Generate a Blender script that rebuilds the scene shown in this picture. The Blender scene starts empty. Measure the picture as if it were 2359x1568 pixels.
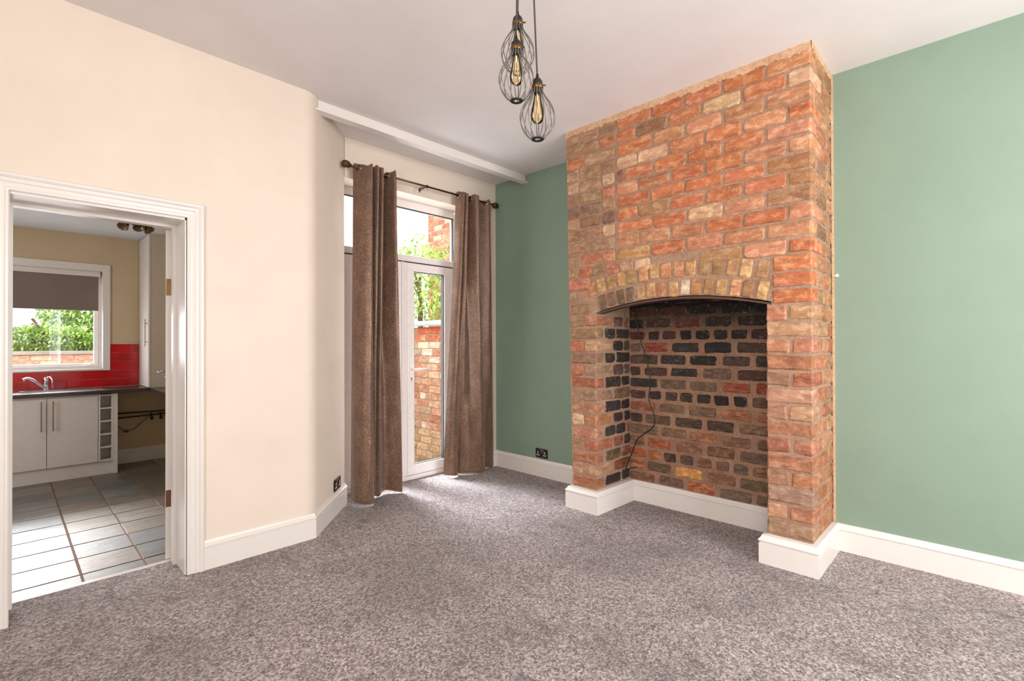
import bpy, bmesh, math, random
from mathutils import Vector, Matrix
R = random.Random(11)
PI = math.pi
C = bpy.context.scene.collection
sc = bpy.context.scene

# ------------------------------------------------------------------ camera
cam_d = bpy.data.cameras.new('camera'); cam = bpy.data.objects.new('camera', cam_d); C.objects.link(cam)
cam_d.sensor_width = 36.0; cam_d.lens = 1128.0 / 2359.0 * 36.0; cam_d.clip_start = 0.05; cam_d.clip_end = 200
_y, _p, _r = math.radians(45.97), math.radians(.34), math.radians(-.178)
_f = Vector((math.sin(_y)*math.cos(_p), math.cos(_y)*math.cos(_p), math.sin(_p)))
_ri = Vector((math.cos(_y), -math.sin(_y), 0)); _u = _ri.cross(_f)
_r2 = _ri*math.cos(_r) + _u*math.sin(_r); _u2 = -_ri*math.sin(_r) + _u*math.cos(_r)
cam.matrix_world = Matrix(((_r2.x, _u2.x, -_f.x, 0), (_r2.y, _u2.y, -_f.y, 0), (_r2.z, _u2.z, -_f.z, 1.26), (0, 0, 0, 1)))
sc.camera = cam

# ------------------------------------------------------------------ colour management, sky, lights
sc.view_settings.view_transform = 'Standard'; sc.view_settings.look = 'None'
sc.view_settings.gamma = 1.0; sc.view_settings.use_curve_mapping = False; sc.view_settings.exposure = 0.0
w = bpy.data.worlds.new('overcast_sky'); sc.world = w; w.use_nodes = True
bg = w.node_tree.nodes['Background']; bg.inputs[0].default_value = (.93, .97, 1.0, 1); bg.inputs[1].default_value = 4.6

def area(name, loc, rot, sx, sy, power, col=(1, 1, 1), spread=180):
    d = bpy.data.lights.new(name, 'AREA'); d.shape = 'RECTANGLE'; d.size = sx; d.size_y = sy
    d.energy = power; d.color = col; d.spread = math.radians(spread)
    o = bpy.data.objects.new(name, d); o.location = loc; o.rotation_euler = rot; C.objects.link(o); return o
# fill lights added behind and left of the camera, in made-up windows
area('left_fill_light', (-1.42, -.35, 1.55), (0, -PI/2, 0), 1.9, 1.9, 50, (1, .97, .94))
area('front_fill_light', (2.0, -1.82, 1.6), (PI/2, 0, 0), 2.2, 1.8, 74, (1, .985, .965))
# daylight through the glazed garden doors and the kitchen window
area('garden_door_light', (2.53, 4.02, 1.3), (-PI/2, 0, 0), 1.2, 2.3, 30, (.86, .93, 1))
def aimed(name, loc, to, sx, sy, power, col, spread=180):
    q = (Vector(to)-Vector(loc)).to_track_quat('-Z', 'Y').to_euler(); return area(name, loc, q, sx, sy, power, col, spread)
aimed('yard_sky_light', (2.42, 6.1, 6.2), (2.80, 3.0, 0), 1.5, 1.3, 62, (.86, .92, 1), 32)
area('kitchen_window_light', (-.2, 7.52, 1.40), (-PI/2, 0, 0), 1.7, .7, 16, (.9, .96, 1))
aimed('kitchen_sky_light', (-.25, 10.4, 2.95), (.1, 4.2, 0), 1.6, .9, 62, (1, .99, .97), 60)
area('kitchen_side_fill_light', (-1.75, 5.2, 1.5), (0, -PI/2, 0), 1.2, 1.4, 13, (1, .97, .93))  # side fill added to brighten the kitchen, no window known there

# ------------------------------------------------------------------ materials
def lin(c):
    return tuple(((v/255)/12.92 if v/255 <= .04045 else ((v/255+.055)/1.055)**2.4) for v in c)
class NT:
    def __init__(s, name):
        s.m = bpy.data.materials.new(name); s.m.use_nodes = True; s.t = s.m.node_tree
        s.b = s.t.nodes['Principled BSDF']; s.tc = None
    def n(s, ty, **k):
        o = s.t.nodes.new(ty)
        for a, v in k.items(): setattr(o, a, v)
        return o
    def l(s, a, b): s.t.links.new(a, b)
    def coord(s, which='Object', rnd=False):
        tc = s.n('ShaderNodeTexCoord'); out = tc.outputs[which]
        if rnd:
            oi = s.n('ShaderNodeObjectInfo'); m = s.n('ShaderNodeMath', operation='MULTIPLY'); m.inputs[1].default_value = 57.0
            s.l(oi.outputs['Random'], m.inputs[0]); va = s.n('ShaderNodeVectorMath', operation='ADD')
            s.l(out, va.inputs[0]); s.l(m.outputs[0], va.inputs[1]); out = va.outputs[0]
        return out
    def noise(s, co, scale, detail=4, rough=.55, stretch=None):
        if stretch:
            mp = s.n('ShaderNodeMapping'); mp.inputs['Scale'].default_value = stretch; s.l(co, mp.inputs[0]); co = mp.outputs[0]
        n = s.n('ShaderNodeTexNoise'); n.inputs['Scale'].default_value = scale; n.inputs['Detail'].default_value = detail
        n.inputs['Roughness'].default_value = rough; s.l(co, n.inputs['Vector']); return n.outputs['Fac']
    def ramp(s, fac, pts):
        r = s.n('ShaderNodeValToRGB'); e = r.color_ramp.elements
        while len(e) < len(pts): e.new(.5)
        for i, (p, c) in enumerate(pts):
            e[i].position = p; e[i].color = (c[0], c[1], c[2], 1) if hasattr(c, '__len__') else (c, c, c, 1)
        s.l(fac, r.inputs[0]); return r.outputs[0]
    def mix(s, fac, a, b, mode='MIX'):
        m = s.n('ShaderNodeMix', data_type='RGBA', blend_type=mode)
        for k, v in ((0, fac), (6, a), (7, b)):
            if hasattr(v, 'is_output'): s.l(v, m.inputs[k])
            elif k == 0: m.inputs[0].default_value = v
            else: m.inputs[k].default_value = (v[0], v[1], v[2], 1)
        return m.outputs[2]
    def bump(s, h, strength=.3, dist=.01):
        b = s.n('ShaderNodeBump'); b.inputs['Strength'].default_value = strength; b.inputs['Distance'].default_value = dist
        s.l(h, b.inputs['Height']); s.l(b.outputs[0], s.b.inputs['Normal'])
    def base(s, c):
        if hasattr(c, 'is_output'): s.l(c, s.b.inputs['Base Color'])
        else: s.b.inputs['Base Color'].default_value = (c[0], c[1], c[2], 1)
    def set(s, **k):
        for a, v in k.items(): s.b.inputs[a.replace('_', ' ')].default_value = v

def paint(name, rgb, rough=.6, bump=.06, var=.03, scale=90):
    t = NT(name); co = t.coord(); c = lin(rgb)
    n = t.noise(co, 3.0, 3); d = tuple(v*(1-var*2) for v in c)
    t.base(t.ramp(n, [(.3, d), (.7, c)])); t.bump(t.noise(co, scale, 3), bump, .004); t.set(Roughness=rough); return t.m
def plain(name, rgb, rough=.4, metal=0., **k):
    t = NT(name); co = t.coord(); c = lin(rgb); n = t.noise(co, 25, 2)
    t.base(t.ramp(n, [(.3, tuple(v*.94 for v in c)), (.7, c)])); t.set(Roughness=rough, Metallic=metal, **k); return t.m
M = {}
M['cream'] = paint('cream_wall_paint', (233, 218, 203), .7)
M['cream_kitchen'] = paint('kitchen_wall_paint', (206, 184, 150), .7)
M['green'] = paint('green_wall_paint', (134, 155, 137), .65)
M['ceiling'] = paint('ceiling_paint', (232, 226, 225), .8)
M['ceiling_kitchen'] = paint('kitchen_ceiling_paint', (220, 222, 226), .8)
M['gloss'] = paint('white_gloss_paint', (232, 225, 219), .28, .02, .015, 30)
M['upvc'] = plain('white_plastic', (252, 246, 244), .3)
M['gasket'] = plain('dark_gasket', (60, 62, 66), .5)
M['white'] = plain('white_laminate', (226, 218, 212), .35)
M['beige'] = plain('shaded_white_laminate', (205, 192, 174), .45)  # white laminate with the shade of the cabinet side put into the colour
M['worktop'] = plain('dark_worktop', (58, 50, 50), .22)
M['steel'] = plain('brushed_steel', (205, 205, 208), .18, 1.)
M['chrome'] = plain('chrome', (225, 225, 228), .08, 1.)
M['brass'] = paint('old_brass', (150, 122, 78), .45, .4, .2, 200); M['brass'].node_tree.nodes['Principled BSDF'].inputs['Metallic'].default_value = .9
M['old_steel'] = plain('dull_bronze_hinge', (120, 92, 70), .4, .8)
M['handle'] = plain('satin_nickel_handle', (150, 128, 116), .35, .8)
M['dull_nickel'] = plain('dull_nickel', (128, 112, 92), .32, .8)
M['bronze'] = plain('antique_bronze', (96, 74, 50), .3, .9)
M['eyelet'] = plain('antique_eyelet', (150, 132, 118), .2, 1.)
M['black'] = plain('black_plastic', (24, 22, 22), .45)
M['socket'] = plain('black_nickel_plate', (52, 42, 38), .25, .7)
M['socket_glint'] = plain('white_socket_glint', (220, 205, 198), .5)  # reflections on the black sockets, painted as white marks
M['wire'] = plain('pewter_wire', (128, 122, 118), .2, .5)
M['collar'] = plain('bronze_collar', (130, 98, 60), .25, 1.)
M['cord'] = plain('grey_flex', (70, 64, 62), .6)
M['pipe'] = plain('painted_dark_pipe', (62, 44, 36), .5)
M['soot'] = paint('sooty_iron', (96, 66, 54), .7, .5, .2, 60)
M['black_soot_shade'] = paint('black_soot_shade', (22, 17, 15), .95, .5, .2, 60)
M['blind'] = paint('taupe_blind_fabric', (136, 120, 112), .9, .15, .03, 400)
M['slate_cope'] = paint('pale_slate', (178, 196, 190), .5, .3, .15, 20)
M['grout'] = paint('tile_grout', (216, 160, 150), .8)
M['floor_grout'] = paint('floor_grout', (150, 104, 84), .9)
M['bark'] = paint('bark', (110, 88, 66), .9, .6, .2, 30)
M['concrete'] = paint('yard_concrete', (168, 160, 150), .9, .4, .15, 20)
M['fence'] = paint('dark_fence', (70, 72, 78), .8, .3, .1, 20)
M['render'] = paint('pale_render', (245, 245, 245), .8)

t = NT('clear_glass')
gl = t.n('ShaderNodeBsdfGlossy'); gl.inputs['Roughness'].default_value = .02
tr = t.n('ShaderNodeBsdfTransparent'); lw = t.n('ShaderNodeLayerWeight'); lw.inputs[0].default_value = .5; pw = t.n('ShaderNodeMath', operation='POWER'); pw.inputs[1].default_value = 5; t.l(lw.outputs['Facing'], pw.inputs[0])
ma = t.n('ShaderNodeMath', operation='MULTIPLY_ADD'); ma.inputs[1].default_value = .6; ma.inputs[2].default_value = .03; t.l(pw.outputs[0], ma.inputs[0])
ms = t.n('ShaderNodeMixShader'); t.l(ma.outputs[0], ms.inputs[0]); t.l(tr.outputs[0], ms.inputs[1]); t.l(gl.outputs[0], ms.inputs[2])
t.l(ms.outputs[0], t.t.nodes['Material Output'].inputs[0]); M['glass'] = t.m
t = NT('amber_bulb_glass')
gl = t.n('ShaderNodeBsdfGlossy'); gl.inputs['Roughness'].default_value = .04; gl.inputs[0].default_value = (1, .95, .85, 1)
tr = t.n('ShaderNodeBsdfTransparent'); tr.inputs[0].default_value = (1, .88, .68, 1); lw = t.n('ShaderNodeLayerWeight'); lw.inputs[0].default_value = .35
ms = t.n('ShaderNodeMixShader'); t.l(lw.outputs['Fresnel'], ms.inputs[0]); t.l(tr.outputs[0], ms.inputs[1]); t.l(gl.outputs[0], ms.inputs[2])
t.l(ms.outputs[0], t.t.nodes['Material Output'].inputs[0]); M['amber'] = t.m
t = NT('glowing_filament'); t.base((1, .75, .45)); t.b.inputs['Emission Color'].default_value = (1, .80, .58, 1); t.b.inputs['Emission Strength'].default_value = .7; M['filament'] = t.m

# brick: colour of every brick comes from its object colour, broken up by blotches, lime smears and burnt specks
def brick_mat(name, blotch=.5, smear=.35, edge=0.):
    t = NT(name); co = t.coord(rnd=True); oi = t.n('ShaderNodeObjectInfo'); c = oi.outputs['Color']
    hs = t.n('ShaderNodeHueSaturation'); hs.inputs['Hue'].default_value = .512; hs.inputs['Saturation'].default_value = .86; hs.inputs['Value'].default_value = 1.42; t.l(c, hs.inputs['Color'])
    hd = t.n('ShaderNodeHueSaturation'); hd.inputs['Hue'].default_value = .495; hd.inputs['Saturation'].default_value = 1.0; hd.inputs['Value'].default_value = .5; t.l(c, hd.inputs['Color'])
    n1 = t.noise(co, 17, 6, .66, (1, 1, 1.6)); n2 = t.noise(co, 34, 6, .7); n3 = t.noise(co, 13, 5, .65, (.7, .7, 2.0))
    a = t.mix(t.ramp(n1, [(.48, 0.), (.60, blotch*1.5)]), c, hs.outputs[0])
    a = t.mix(t.ramp(n3, [(.34, blotch*1.35), (.50, 0.)]), a, hd.outputs[0])
    a = t.mix(t.ramp(n2, [(.56, 0.), (.70, smear)]), a, lin((214, 182, 152)))
    if edge:
        tc = t.n('ShaderNodeTexCoord'); sx = t.n('ShaderNodeSeparateXYZ'); t.l(tc.outputs['Generated'], sx.inputs[0]); ds = []
        for ax, wgt in ((0, 1.), (2, .42)):
            m1 = t.n('ShaderNodeMath', operation='SUBTRACT'); m1.inputs[1].default_value = .5; t.l(sx.outputs[ax], m1.inputs[0])
            m2 = t.n('ShaderNodeMath', operation='ABSOLUTE'); t.l(m1.outputs[0], m2.inputs[0])
            m3 = t.n('ShaderNodeMath', operation='SUBTRACT'); m3.inputs[0].default_value = .5; t.l(m2.outputs[0], m3.inputs[1])
            m4 = t.n('ShaderNodeMath', operation='MULTIPLY'); m4.inputs[1].default_value = wgt; t.l(m3.outputs[0], m4.inputs[0]); ds.append(m4.outputs[0])
        mn = t.n('ShaderNodeMath', operation='MINIMUM'); t.l(ds[0], mn.inputs[0]); t.l(ds[1], mn.inputs[1])
        ne = t.noise(co, 38, 4, .6); mm = t.n('ShaderNodeMath', operation='MULTIPLY_ADD'); mm.inputs[1].default_value = .16; mm.inputs[2].default_value = -.062; t.l(ne, mm.inputs[0])
        dd = t.n('ShaderNodeMath', operation='SUBTRACT'); t.l(mm.outputs[0], dd.inputs[0]); t.l(mn.outputs[0], dd.inputs[1])
        a = t.mix(t.ramp(dd.outputs[0], [(.0, 0.), (.012, edge)]), a, lin((170, 136, 110)))
    n4 = t.noise(co, 120, 3, .6)
    a = t.mix(t.ramp(n4, [(.28, .55), (.38, 0.)]), a, lin((74, 48, 34)))
    t.base(a)
    h = t.mix(.5, t.ramp(n2, [(.2, 0.), (.8, 1.)]), t.ramp(t.noise(co, 75, 4), [(.2, 0.), (.8, 1.)]))
    t.bump(h, .55, .006); t.set(Roughness=.82); return t.m
M['brick'] = brick_mat('weathered_brick', .5, .25, .75); M['brick_block'] = brick_mat('weathered_corner_brick', .5, .28)
M['brick_fire'] = brick_mat('fire_blackened_brick', .7, .25, .8)
M['brick_out'] = brick_mat('outdoor_brick', .5, .45, .8)
def mortar(name, a, b, soot=False):
    t = NT(name); co = t.coord(); n = t.noise(co, 8, 6, .65); n2 = t.noise(co, 60, 5, .7)
    t.base(t.mix(t.ramp(n2, [(.35, .5), (.6, 0.)]), t.ramp(n, [(.3, lin(a)), (.7, lin(b))]), lin(tuple(v*.72 for v in a))))
    if soot:  # darkens upwards: soot stain plus shade of the recess painted in
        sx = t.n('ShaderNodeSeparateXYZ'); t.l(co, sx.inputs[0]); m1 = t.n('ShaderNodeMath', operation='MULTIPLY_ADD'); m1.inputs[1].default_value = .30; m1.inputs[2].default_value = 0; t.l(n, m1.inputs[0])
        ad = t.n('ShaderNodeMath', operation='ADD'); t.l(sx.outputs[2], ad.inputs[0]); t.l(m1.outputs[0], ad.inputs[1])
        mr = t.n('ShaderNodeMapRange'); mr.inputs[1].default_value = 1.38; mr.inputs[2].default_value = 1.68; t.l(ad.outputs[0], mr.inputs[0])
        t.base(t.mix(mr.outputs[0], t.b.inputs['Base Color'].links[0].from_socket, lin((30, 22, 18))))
    t.bump(t.mix(.5, n, n2), .8, .01); t.set(Roughness=.95); return t.m
M['mortar'] = mortar('grey_brown_mortar', (158, 124, 100), (186, 154, 130))
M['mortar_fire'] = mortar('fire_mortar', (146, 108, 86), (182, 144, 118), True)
M['mortar_out'] = mortar('outdoor_mortar', (176, 144, 120), (200, 170, 146))
M['plaster'] = mortar('old_plaster_edge', (206, 158, 122), (228, 190, 154))

t = NT('grey_twist_carpet'); co = t.coord()
n1 = t.noise(co, 150, 2, .5); n2 = t.noise(co, 40, 3, .7, (1, 1.3, 1)); n3 = t.noise(co, 1.6, 5, .62); n4 = t.noise(co, 4.6, 4, .6, (2.0, 1, 1))
def tuft(scale):
    v = t.n('ShaderNodeTexVoronoi'); v.inputs['Scale'].default_value = scale; v.inputs['Randomness'].default_value = 1.0; t.l(co, v.inputs['Vector'])
    sp = t.n('ShaderNodeSeparateColor'); t.l(v.outputs['Color'], sp.inputs[0]); return sp.outputs[0], v.outputs['Distance']
v1, d1_ = tuft(135); v2, d2_ = tuft(85)
c = t.ramp(v1, [(.0, lin((78, 64, 64))), (.45, lin((144, 130, 128))), (1., lin((218, 206, 203)))])
c = t.mix(.32, c, t.ramp(v2, [(.0, lin((84, 71, 71))), (.5, lin((142, 128, 126))), (1., lin((210, 198, 195)))]))
c = t.mix(t.ramp(n2, [(.38, .25), (.58, 0.)]), c, lin((100, 86, 85)))
c = t.mix(t.ramp(n3, [(.36, .38), (.56, 0.)]), c, lin((88, 75, 75)))
c = t.mix(t.ramp(n4, [(.30, .5), (.42, 0.)]), c, lin((80, 68, 68)))
t.base(c); t.bump(t.mix(.5, n1, v1), .6, .008); t.set(Roughness=.95); t.b.inputs['Sheen Weight'].default_value = .1; M['carpet'] = t.m

t = NT('slate_tile'); co = t.coord(rnd=True); oi = t.n('ShaderNodeObjectInfo')
n1 = t.noise(co, 9, 6, .65, (.5, 1.8, 1)); n2 = t.noise(co, 22, 6, .7, (.35, 2.4, 1))
c = t.mix(t.ramp(n1, [(.40, .55), (.60, 0.)]), oi.outputs['Color'], lin((88, 80, 72)))
c = t.mix(t.ramp(n2, [(.60, 0.), (.72, .5)]), c, lin((168, 142, 118)))
t.base(c); t.bump(t.mix(.5, n1, n2), .55, .012); t.l(t.ramp(n2, [(.3, .40), (.7, .24)]), t.b.inputs['Roughness']); M['slate'] = t.m

t = NT('red_glazed_tile'); co = t.coord(rnd=True); n = t.noise(co, 4, 2)
t.base(t.ramp(n, [(.3, lin((176, 8, 20))), (.7, lin((205, 18, 34)))])); t.bump(t.noise(co, 14, 2), .08, .004); t.set(Roughness=.12); M['red'] = t.m

t = NT('bronze_satin_curtain'); co = t.coord()
n1 = t.noise(co, 125, 4, .8); n2 = t.noise(co, 14, 4, .6, (1, 1, .5)); n3 = t.noise(co, 320, 2, .6, (1, 1, .35))
c = t.ramp(n1, [(.38, lin((92, 66, 51))), (.50, lin((118, 88, 69))), (.64, lin((168, 136, 111)))])
c = t.mix(t.ramp(n2, [(.4, .4), (.6, 0.)]), c, lin((84, 58, 44)))
t.base(c); t.bump(t.mix(.5, n3, n1), .35, .003); t.set(Roughness=.38, Metallic=.3); t.b.inputs['Sheen Weight'].default_value = .3; M['curtain'] = t.m

t = NT('green_leaf'); co = t.coord(rnd=True); gi = t.n('ShaderNodeNewGeometry')
c = t.ramp(gi.outputs['Random Per Island'], [(0., lin((104, 146, 64))), (.5, lin((156, 192, 92))), (1., lin((222, 236, 146)))])
t.base(c); t.set(Roughness=.5); tb = t.n('ShaderNodeBsdfTranslucent'); t.l(c, tb.inputs[0]); ms = t.n('ShaderNodeMixShader'); ms.inputs[0].default_value = .4
t.l(t.b.outputs[0], ms.inputs[1]); t.l(tb.outputs[0], ms.inputs[2]); t.l(ms.outputs[0], t.t.nodes['Material Output'].inputs[0]); M['leaf'] = t.m

# ------------------------------------------------------------------ builders
def obj(name, bm, mat, parent=None, smooth=False, loc=None):
    me = bpy.data.meshes.new(name); bmesh.ops.recalc_face_normals(bm, faces=bm.faces[:]); bm.to_mesh(me); bm.free()
    if smooth:
        for p in me.polygons: p.use_smooth = True
    me.materials.append(M[mat] if isinstance(mat, str) else mat)
    o = bpy.data.objects.new(name, me); C.objects.link(o)
    if loc: o.location = loc
    if parent: o.parent = parent
    return o
def tag(o, label=None, cat=None, group=None, kind=None):
    if label: o['label'] = label
    if cat: o['category'] = cat
    if group: o['group'] = group
    if kind: o['kind'] = kind
    return o
def thing(name, label, cat, loc=(0, 0, 0), group=None, kind=None, rz=0):
    o = bpy.data.objects.new(name, None); C.objects.link(o); o.location = loc; o.rotation_euler[2] = rz; o.empty_display_size = .1
    return tag(o, label, cat, group, kind)
def box(bm, x0, x1, y0, y1, z0, z1, bev=0.):
    r = bmesh.ops.create_cube(bm, size=1)
    for v in r['verts']: v.co = Vector((x0+(v.co.x+.5)*(x1-x0), y0+(v.co.y+.5)*(y1-y0), z0+(v.co.z+.5)*(z1-z0)))
    if bev:
        es = set(e for v in r['verts'] for e in v.link_edges)
        bmesh.ops.bevel(bm, geom=list(es), offset=bev, segments=2, affect='EDGES', profile=.5)
    return bm
def B(*a, bev=0.):
    bm = bmesh.new()
    if len(a) == 6 and not hasattr(a[0], '__len__'): box(bm, *a, bev=bev)
    else:
        for q in a: box(bm, *q, bev=bev)
    return bm
def prism(bm, pts, z0, z1, axis='z'):
    def P(a, b, c): return {'z': (a, b, c), 'x': (c, a, b), 'y': (a, c, b)}[axis]
    lo = [bm.verts.new(P(a, b, z0)) for a, b in pts]; hi = [bm.verts.new(P(a, b, z1)) for a, b in pts]
    n = len(pts); fs = [bm.faces.new(lo), bm.faces.new(hi[::-1])]
    for i in range(n): bm.faces.new((lo[i], lo[(i+1) % n], hi[(i+1) % n], hi[i]))
    if n > 4: bmesh.ops.triangulate(bm, faces=fs, ngon_method='EAR_CLIP')
    return bm
def tube(bm, pts, r, seg=8, cap=True):
    pts = [Vector(p) for p in pts]; rings = []
    rr = r if hasattr(r, '__len__') else [r]*len(pts)
    up = None
    for i, p in enumerate(pts):
        d = (pts[min(i+1, len(pts)-1)] - pts[max(i-1, 0)]).normalized()
        if up is None:
            up = Vector((0, 0, 1)) if abs(d.z) < .9 else Vector((1, 0, 0))
        s = d.cross(up).normalized(); up = s.cross(d).normalized()
        rings.append([bm.verts.new(p + (s*math.cos(2*PI*k/seg) + up*math.sin(2*PI*k/seg))*rr[i]) for k in range(seg)])
    for a, b in zip(rings, rings[1:]):
        for k in range(seg): bm.faces.new((a[k], a[(k+1) % seg], b[(k+1) % seg], b[k]))
    if cap: bm.faces.new(rings[0][::-1]); bm.faces.new(rings[-1])
    return bm
def T(pts, r, seg=8): return tube(bmesh.new(), pts, r, seg)
def lathe(bm, prof, c, seg=20, axis='z'):
    rings = []
    for r, h in prof:
        ring = []
        for k in range(seg):
            a = 2*PI*k/seg; u, v = r*math.cos(a), r*math.sin(a)
            p = {'z': (u, v, h), 'x': (h, u, v), 'y': (u, h, v)}[axis]
            ring.append(bm.verts.new((c[0]+p[0], c[1]+p[1], c[2]+p[2])))
        rings.append(ring)
    for a, b in zip(rings, rings[1:]):
        for k in range(seg): bm.faces.new((a[k], a[(k+1) % seg], b[(k+1) % seg], b[k]))
    bm.faces.new(rings[0][::-1]); bm.faces.new(rings[-1]); return bm
def smoothpath(ctrl, n):
    P = [Vector(p) for p in ctrl]; P = [2*P[0]-P[1]] + P + [2*P[-1]-P[-2]]; out = []
    for i in range(1, len(P)-2):
        for k in range(n):
            t_ = k/n; a, b, c, d = P[i-1:i+3]
            out.append(.5*((2*b) + (-a+c)*t_ + (2*a-5*b+4*c-d)*t_**2 + (-a+3*b-3*c+d)*t_**3))
    out.append(P[-2]); return out
def sweep(path, prof, fn, side=-1, ends=(None, None)):
    """mitred sweep, one bmesh per straight length; prof = (offset, height)"""
    P = [Vector(p) for p in path]; n = len(P); mit = []
    def nor(a, b): d = (b-a).normalized(); return Vector((d.y, -d.x)) if side < 0 else Vector((-d.y, d.x))
    for i in range(n):
        if i == 0: mit.append(nor(P[0], P[1]))
        elif i == n-1: mit.append(nor(P[-2], P[-1]))
        else:
            a, b = nor(P[i-1], P[i]), nor(P[i], P[i+1]); m = (a+b); mit.append(m/(m.dot(a)))
    out = []
    for i in range(n-1):
        bm = bmesh.new(); A = [bm.verts.new(fn(*(P[i]+mit[i]*o), h)) for o, h in prof]; Bv = [bm.verts.new(fn(*(P[i+1]+mit[i+1]*o), h)) for o, h in prof]
        for k in range(len(prof)):
            q = (k+1) % len(prof); bm.faces.new((A[k], A[q], Bv[q], Bv[k]))
        bm.faces.new(A[::-1]); bm.faces.new(Bv); out.append(bm)
    return out

# ------------------------------------------------------------------ brick pieces
def plate_mesh(wd, ht, dep=.03, seed=0, bev=.006, jit=.0048):
    r = random.Random(seed); bm = bmesh.new(); c = min(wd, ht)*.16
    W, H = wd/2, ht/2
    pts = [(-W+c, -H), (0, -H), (W-c, -H), (W, -H+c), (W, H-c), (W-c, H), (0, H), (-W+c, H), (-W, H-c), (-W, -H+c)]
    pts = [(x+r.uniform(-jit, jit), z+r.uniform(-jit, jit)) for x, z in pts]
    back = [bm.verts.new((x, dep, z)) for x, z in pts]; mid = [bm.verts.new((x, bev, z)) for x, z in pts]
    fr = [bm.verts.new((x*(1-bev/W), r.uniform(-.0015, .0015), z*(1-bev/H))) for x, z in pts]; n = len(pts)
    for i in range(n):
        j = (i+1) % n; bm.faces.new((back[i], back[j], mid[j], mid[i])); bm.faces.new((mid[i], mid[j], fr[j], fr[i]))
    bm.faces.new(fr); return bm
def block_mesh(sx, sy, sz, seed=0, jit=.0045):
    r = random.Random(seed); bm = bmesh.new(); box(bm, -sx/2, sx/2, -sy/2, sy/2, -sz/2, sz/2)
    bmesh.ops.bevel(bm, geom=bm.edges[:], offset=.009, segments=1, affect='EDGES')
    for v in bm.verts: v.co += Vector((r.uniform(-jit, jit), r.uniform(-jit, jit), r.uniform(-jit, jit)))
    return bm
POOL = {}
def pool(kind, size, mat):
    key = (kind, tuple(round(s, 3) for s in size), mat)
    if key not in POOL:
        L = []
        for k in range(5):
            bm = plate_mesh(size[0], size[1], seed=hash(key[1]) % 997 + k) if kind == 'plate' else block_mesh(*size, seed=hash(key[1]) % 991 + k)
            bmesh.ops.recalc_face_normals(bm, faces=bm.faces[:])
            me = bpy.data.meshes.new('brick'); bm.to_mesh(me); bm.free(); me.materials.append(M[mat]); L.append(me)
        POOL[key] = L
    return R.choice(POOL[key])
def put(me, loc, rot, scl, col, parent, name='brick'):
    o = bpy.data.objects.new(name, me); C.objects.link(o); o.location = loc; o.rotation_euler = rot; o.scale = scl
    o.color = (*lin(col), 1); o.parent = parent; return o
def vary(c, a=9):
    d = R.uniform(-a, a); return tuple(max(8, min(250, v + d + R.uniform(-a*.35, a*.35))) for v in c)
def plate(parent, normal, a0, a1, z0, z1, at, col, mat='brick', tilt=0., proud=None):
    """brick face seen in a wall: normal '-x' (a = y range), '-y' (a = x range) or '+y'"""
    wd, ht = a1-a0, z1-z0; base = (.225 if wd > .16 else .108 if wd > .075 else .06, .084)
    me = pool('plate', base, mat); p = R.uniform(-.0025, .003) if proud is None else proud
    am, zm = (a0+a1)/2, (z0+z1)/2
    loc, rz = {'-x': ((at-p, am, zm), -PI/2), '-y': ((am, at-p, zm), 0), '+y': ((am, at+p, zm), PI), '+x': ((at+p, am, zm), PI/2)}[normal]
    return put(me, loc, (0, tilt or R.uniform(-.010, .010), rz), (wd/base[0], 1, ht/base[1]), col, parent)
def block(parent, x0, x1, y0, y1, z0, z1, col, mat='brick_block'):
    s = (round((x1-x0)/.02)*.02, round((y1-y0)/.02)*.02, .084); s = tuple(max(v, .04) for v in s)
    me = pool('block', s, mat)
    return put(me, ((x0+x1)/2, (y0+y1)/2, (z0+z1)/2), (0, 0, 0), ((x1-x0)/s[0], (y1-y0)/s[1], (z1-z0)/s[2]), col, parent)
def fill(a0, a1, L, off=0., J=.012, minw=.045):
    """brick intervals of length L filling a0..a1, first joint shifted by off"""
    out = []; a = a0
    first = L if off <= 0 else off
    step = first
    while a < a1 - minw:
        b = min(a+step, a1)
        if a1-b < minw+.01: b = a1
        out.append((a + (J/2 if a > a0 else 0), b - (J/2 if b < a1 else 0))); a = b; step = L*R.uniform(.95, 1.05)
    return out

ORANGE, SALMON, TAN, OCHRE, PALE, DARK = (184, 108, 68), (184, 122, 86), (160, 112, 76), (184, 134, 88), (200, 156, 118), (136, 94, 66)
def pick(ws): 
    cs, wt = zip(*ws); return vary(R.choices(cs, wt)[0])
UPPER = [(ORANGE, 10), (SALMON, 7), (TAN, 2), (OCHRE, .7), (PALE, .8), (DARK, 1.2)]
STRIP = [((164, 122, 92), 5), ((192, 152, 120), 3), ((176, 108, 76), 4), ((150, 112, 84), 3), ((126, 90, 70), 1)]
PIER = [((170, 110, 80), 6), ((162, 114, 86), 4), ((178, 130, 98), 3), ((156, 92, 62), 3), ((146, 110, 84), 3)]
SIDE = [((160, 112, 76), 6), ((168, 122, 84), 4), ((160, 98, 64), 3), ((142, 102, 74), 3)]
ARCH = [((180, 132, 84), 5), ((188, 144, 94), 3), ((184, 122, 84), 3), ((152, 114, 76), 3), ((166, 122, 80), 3)]

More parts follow.
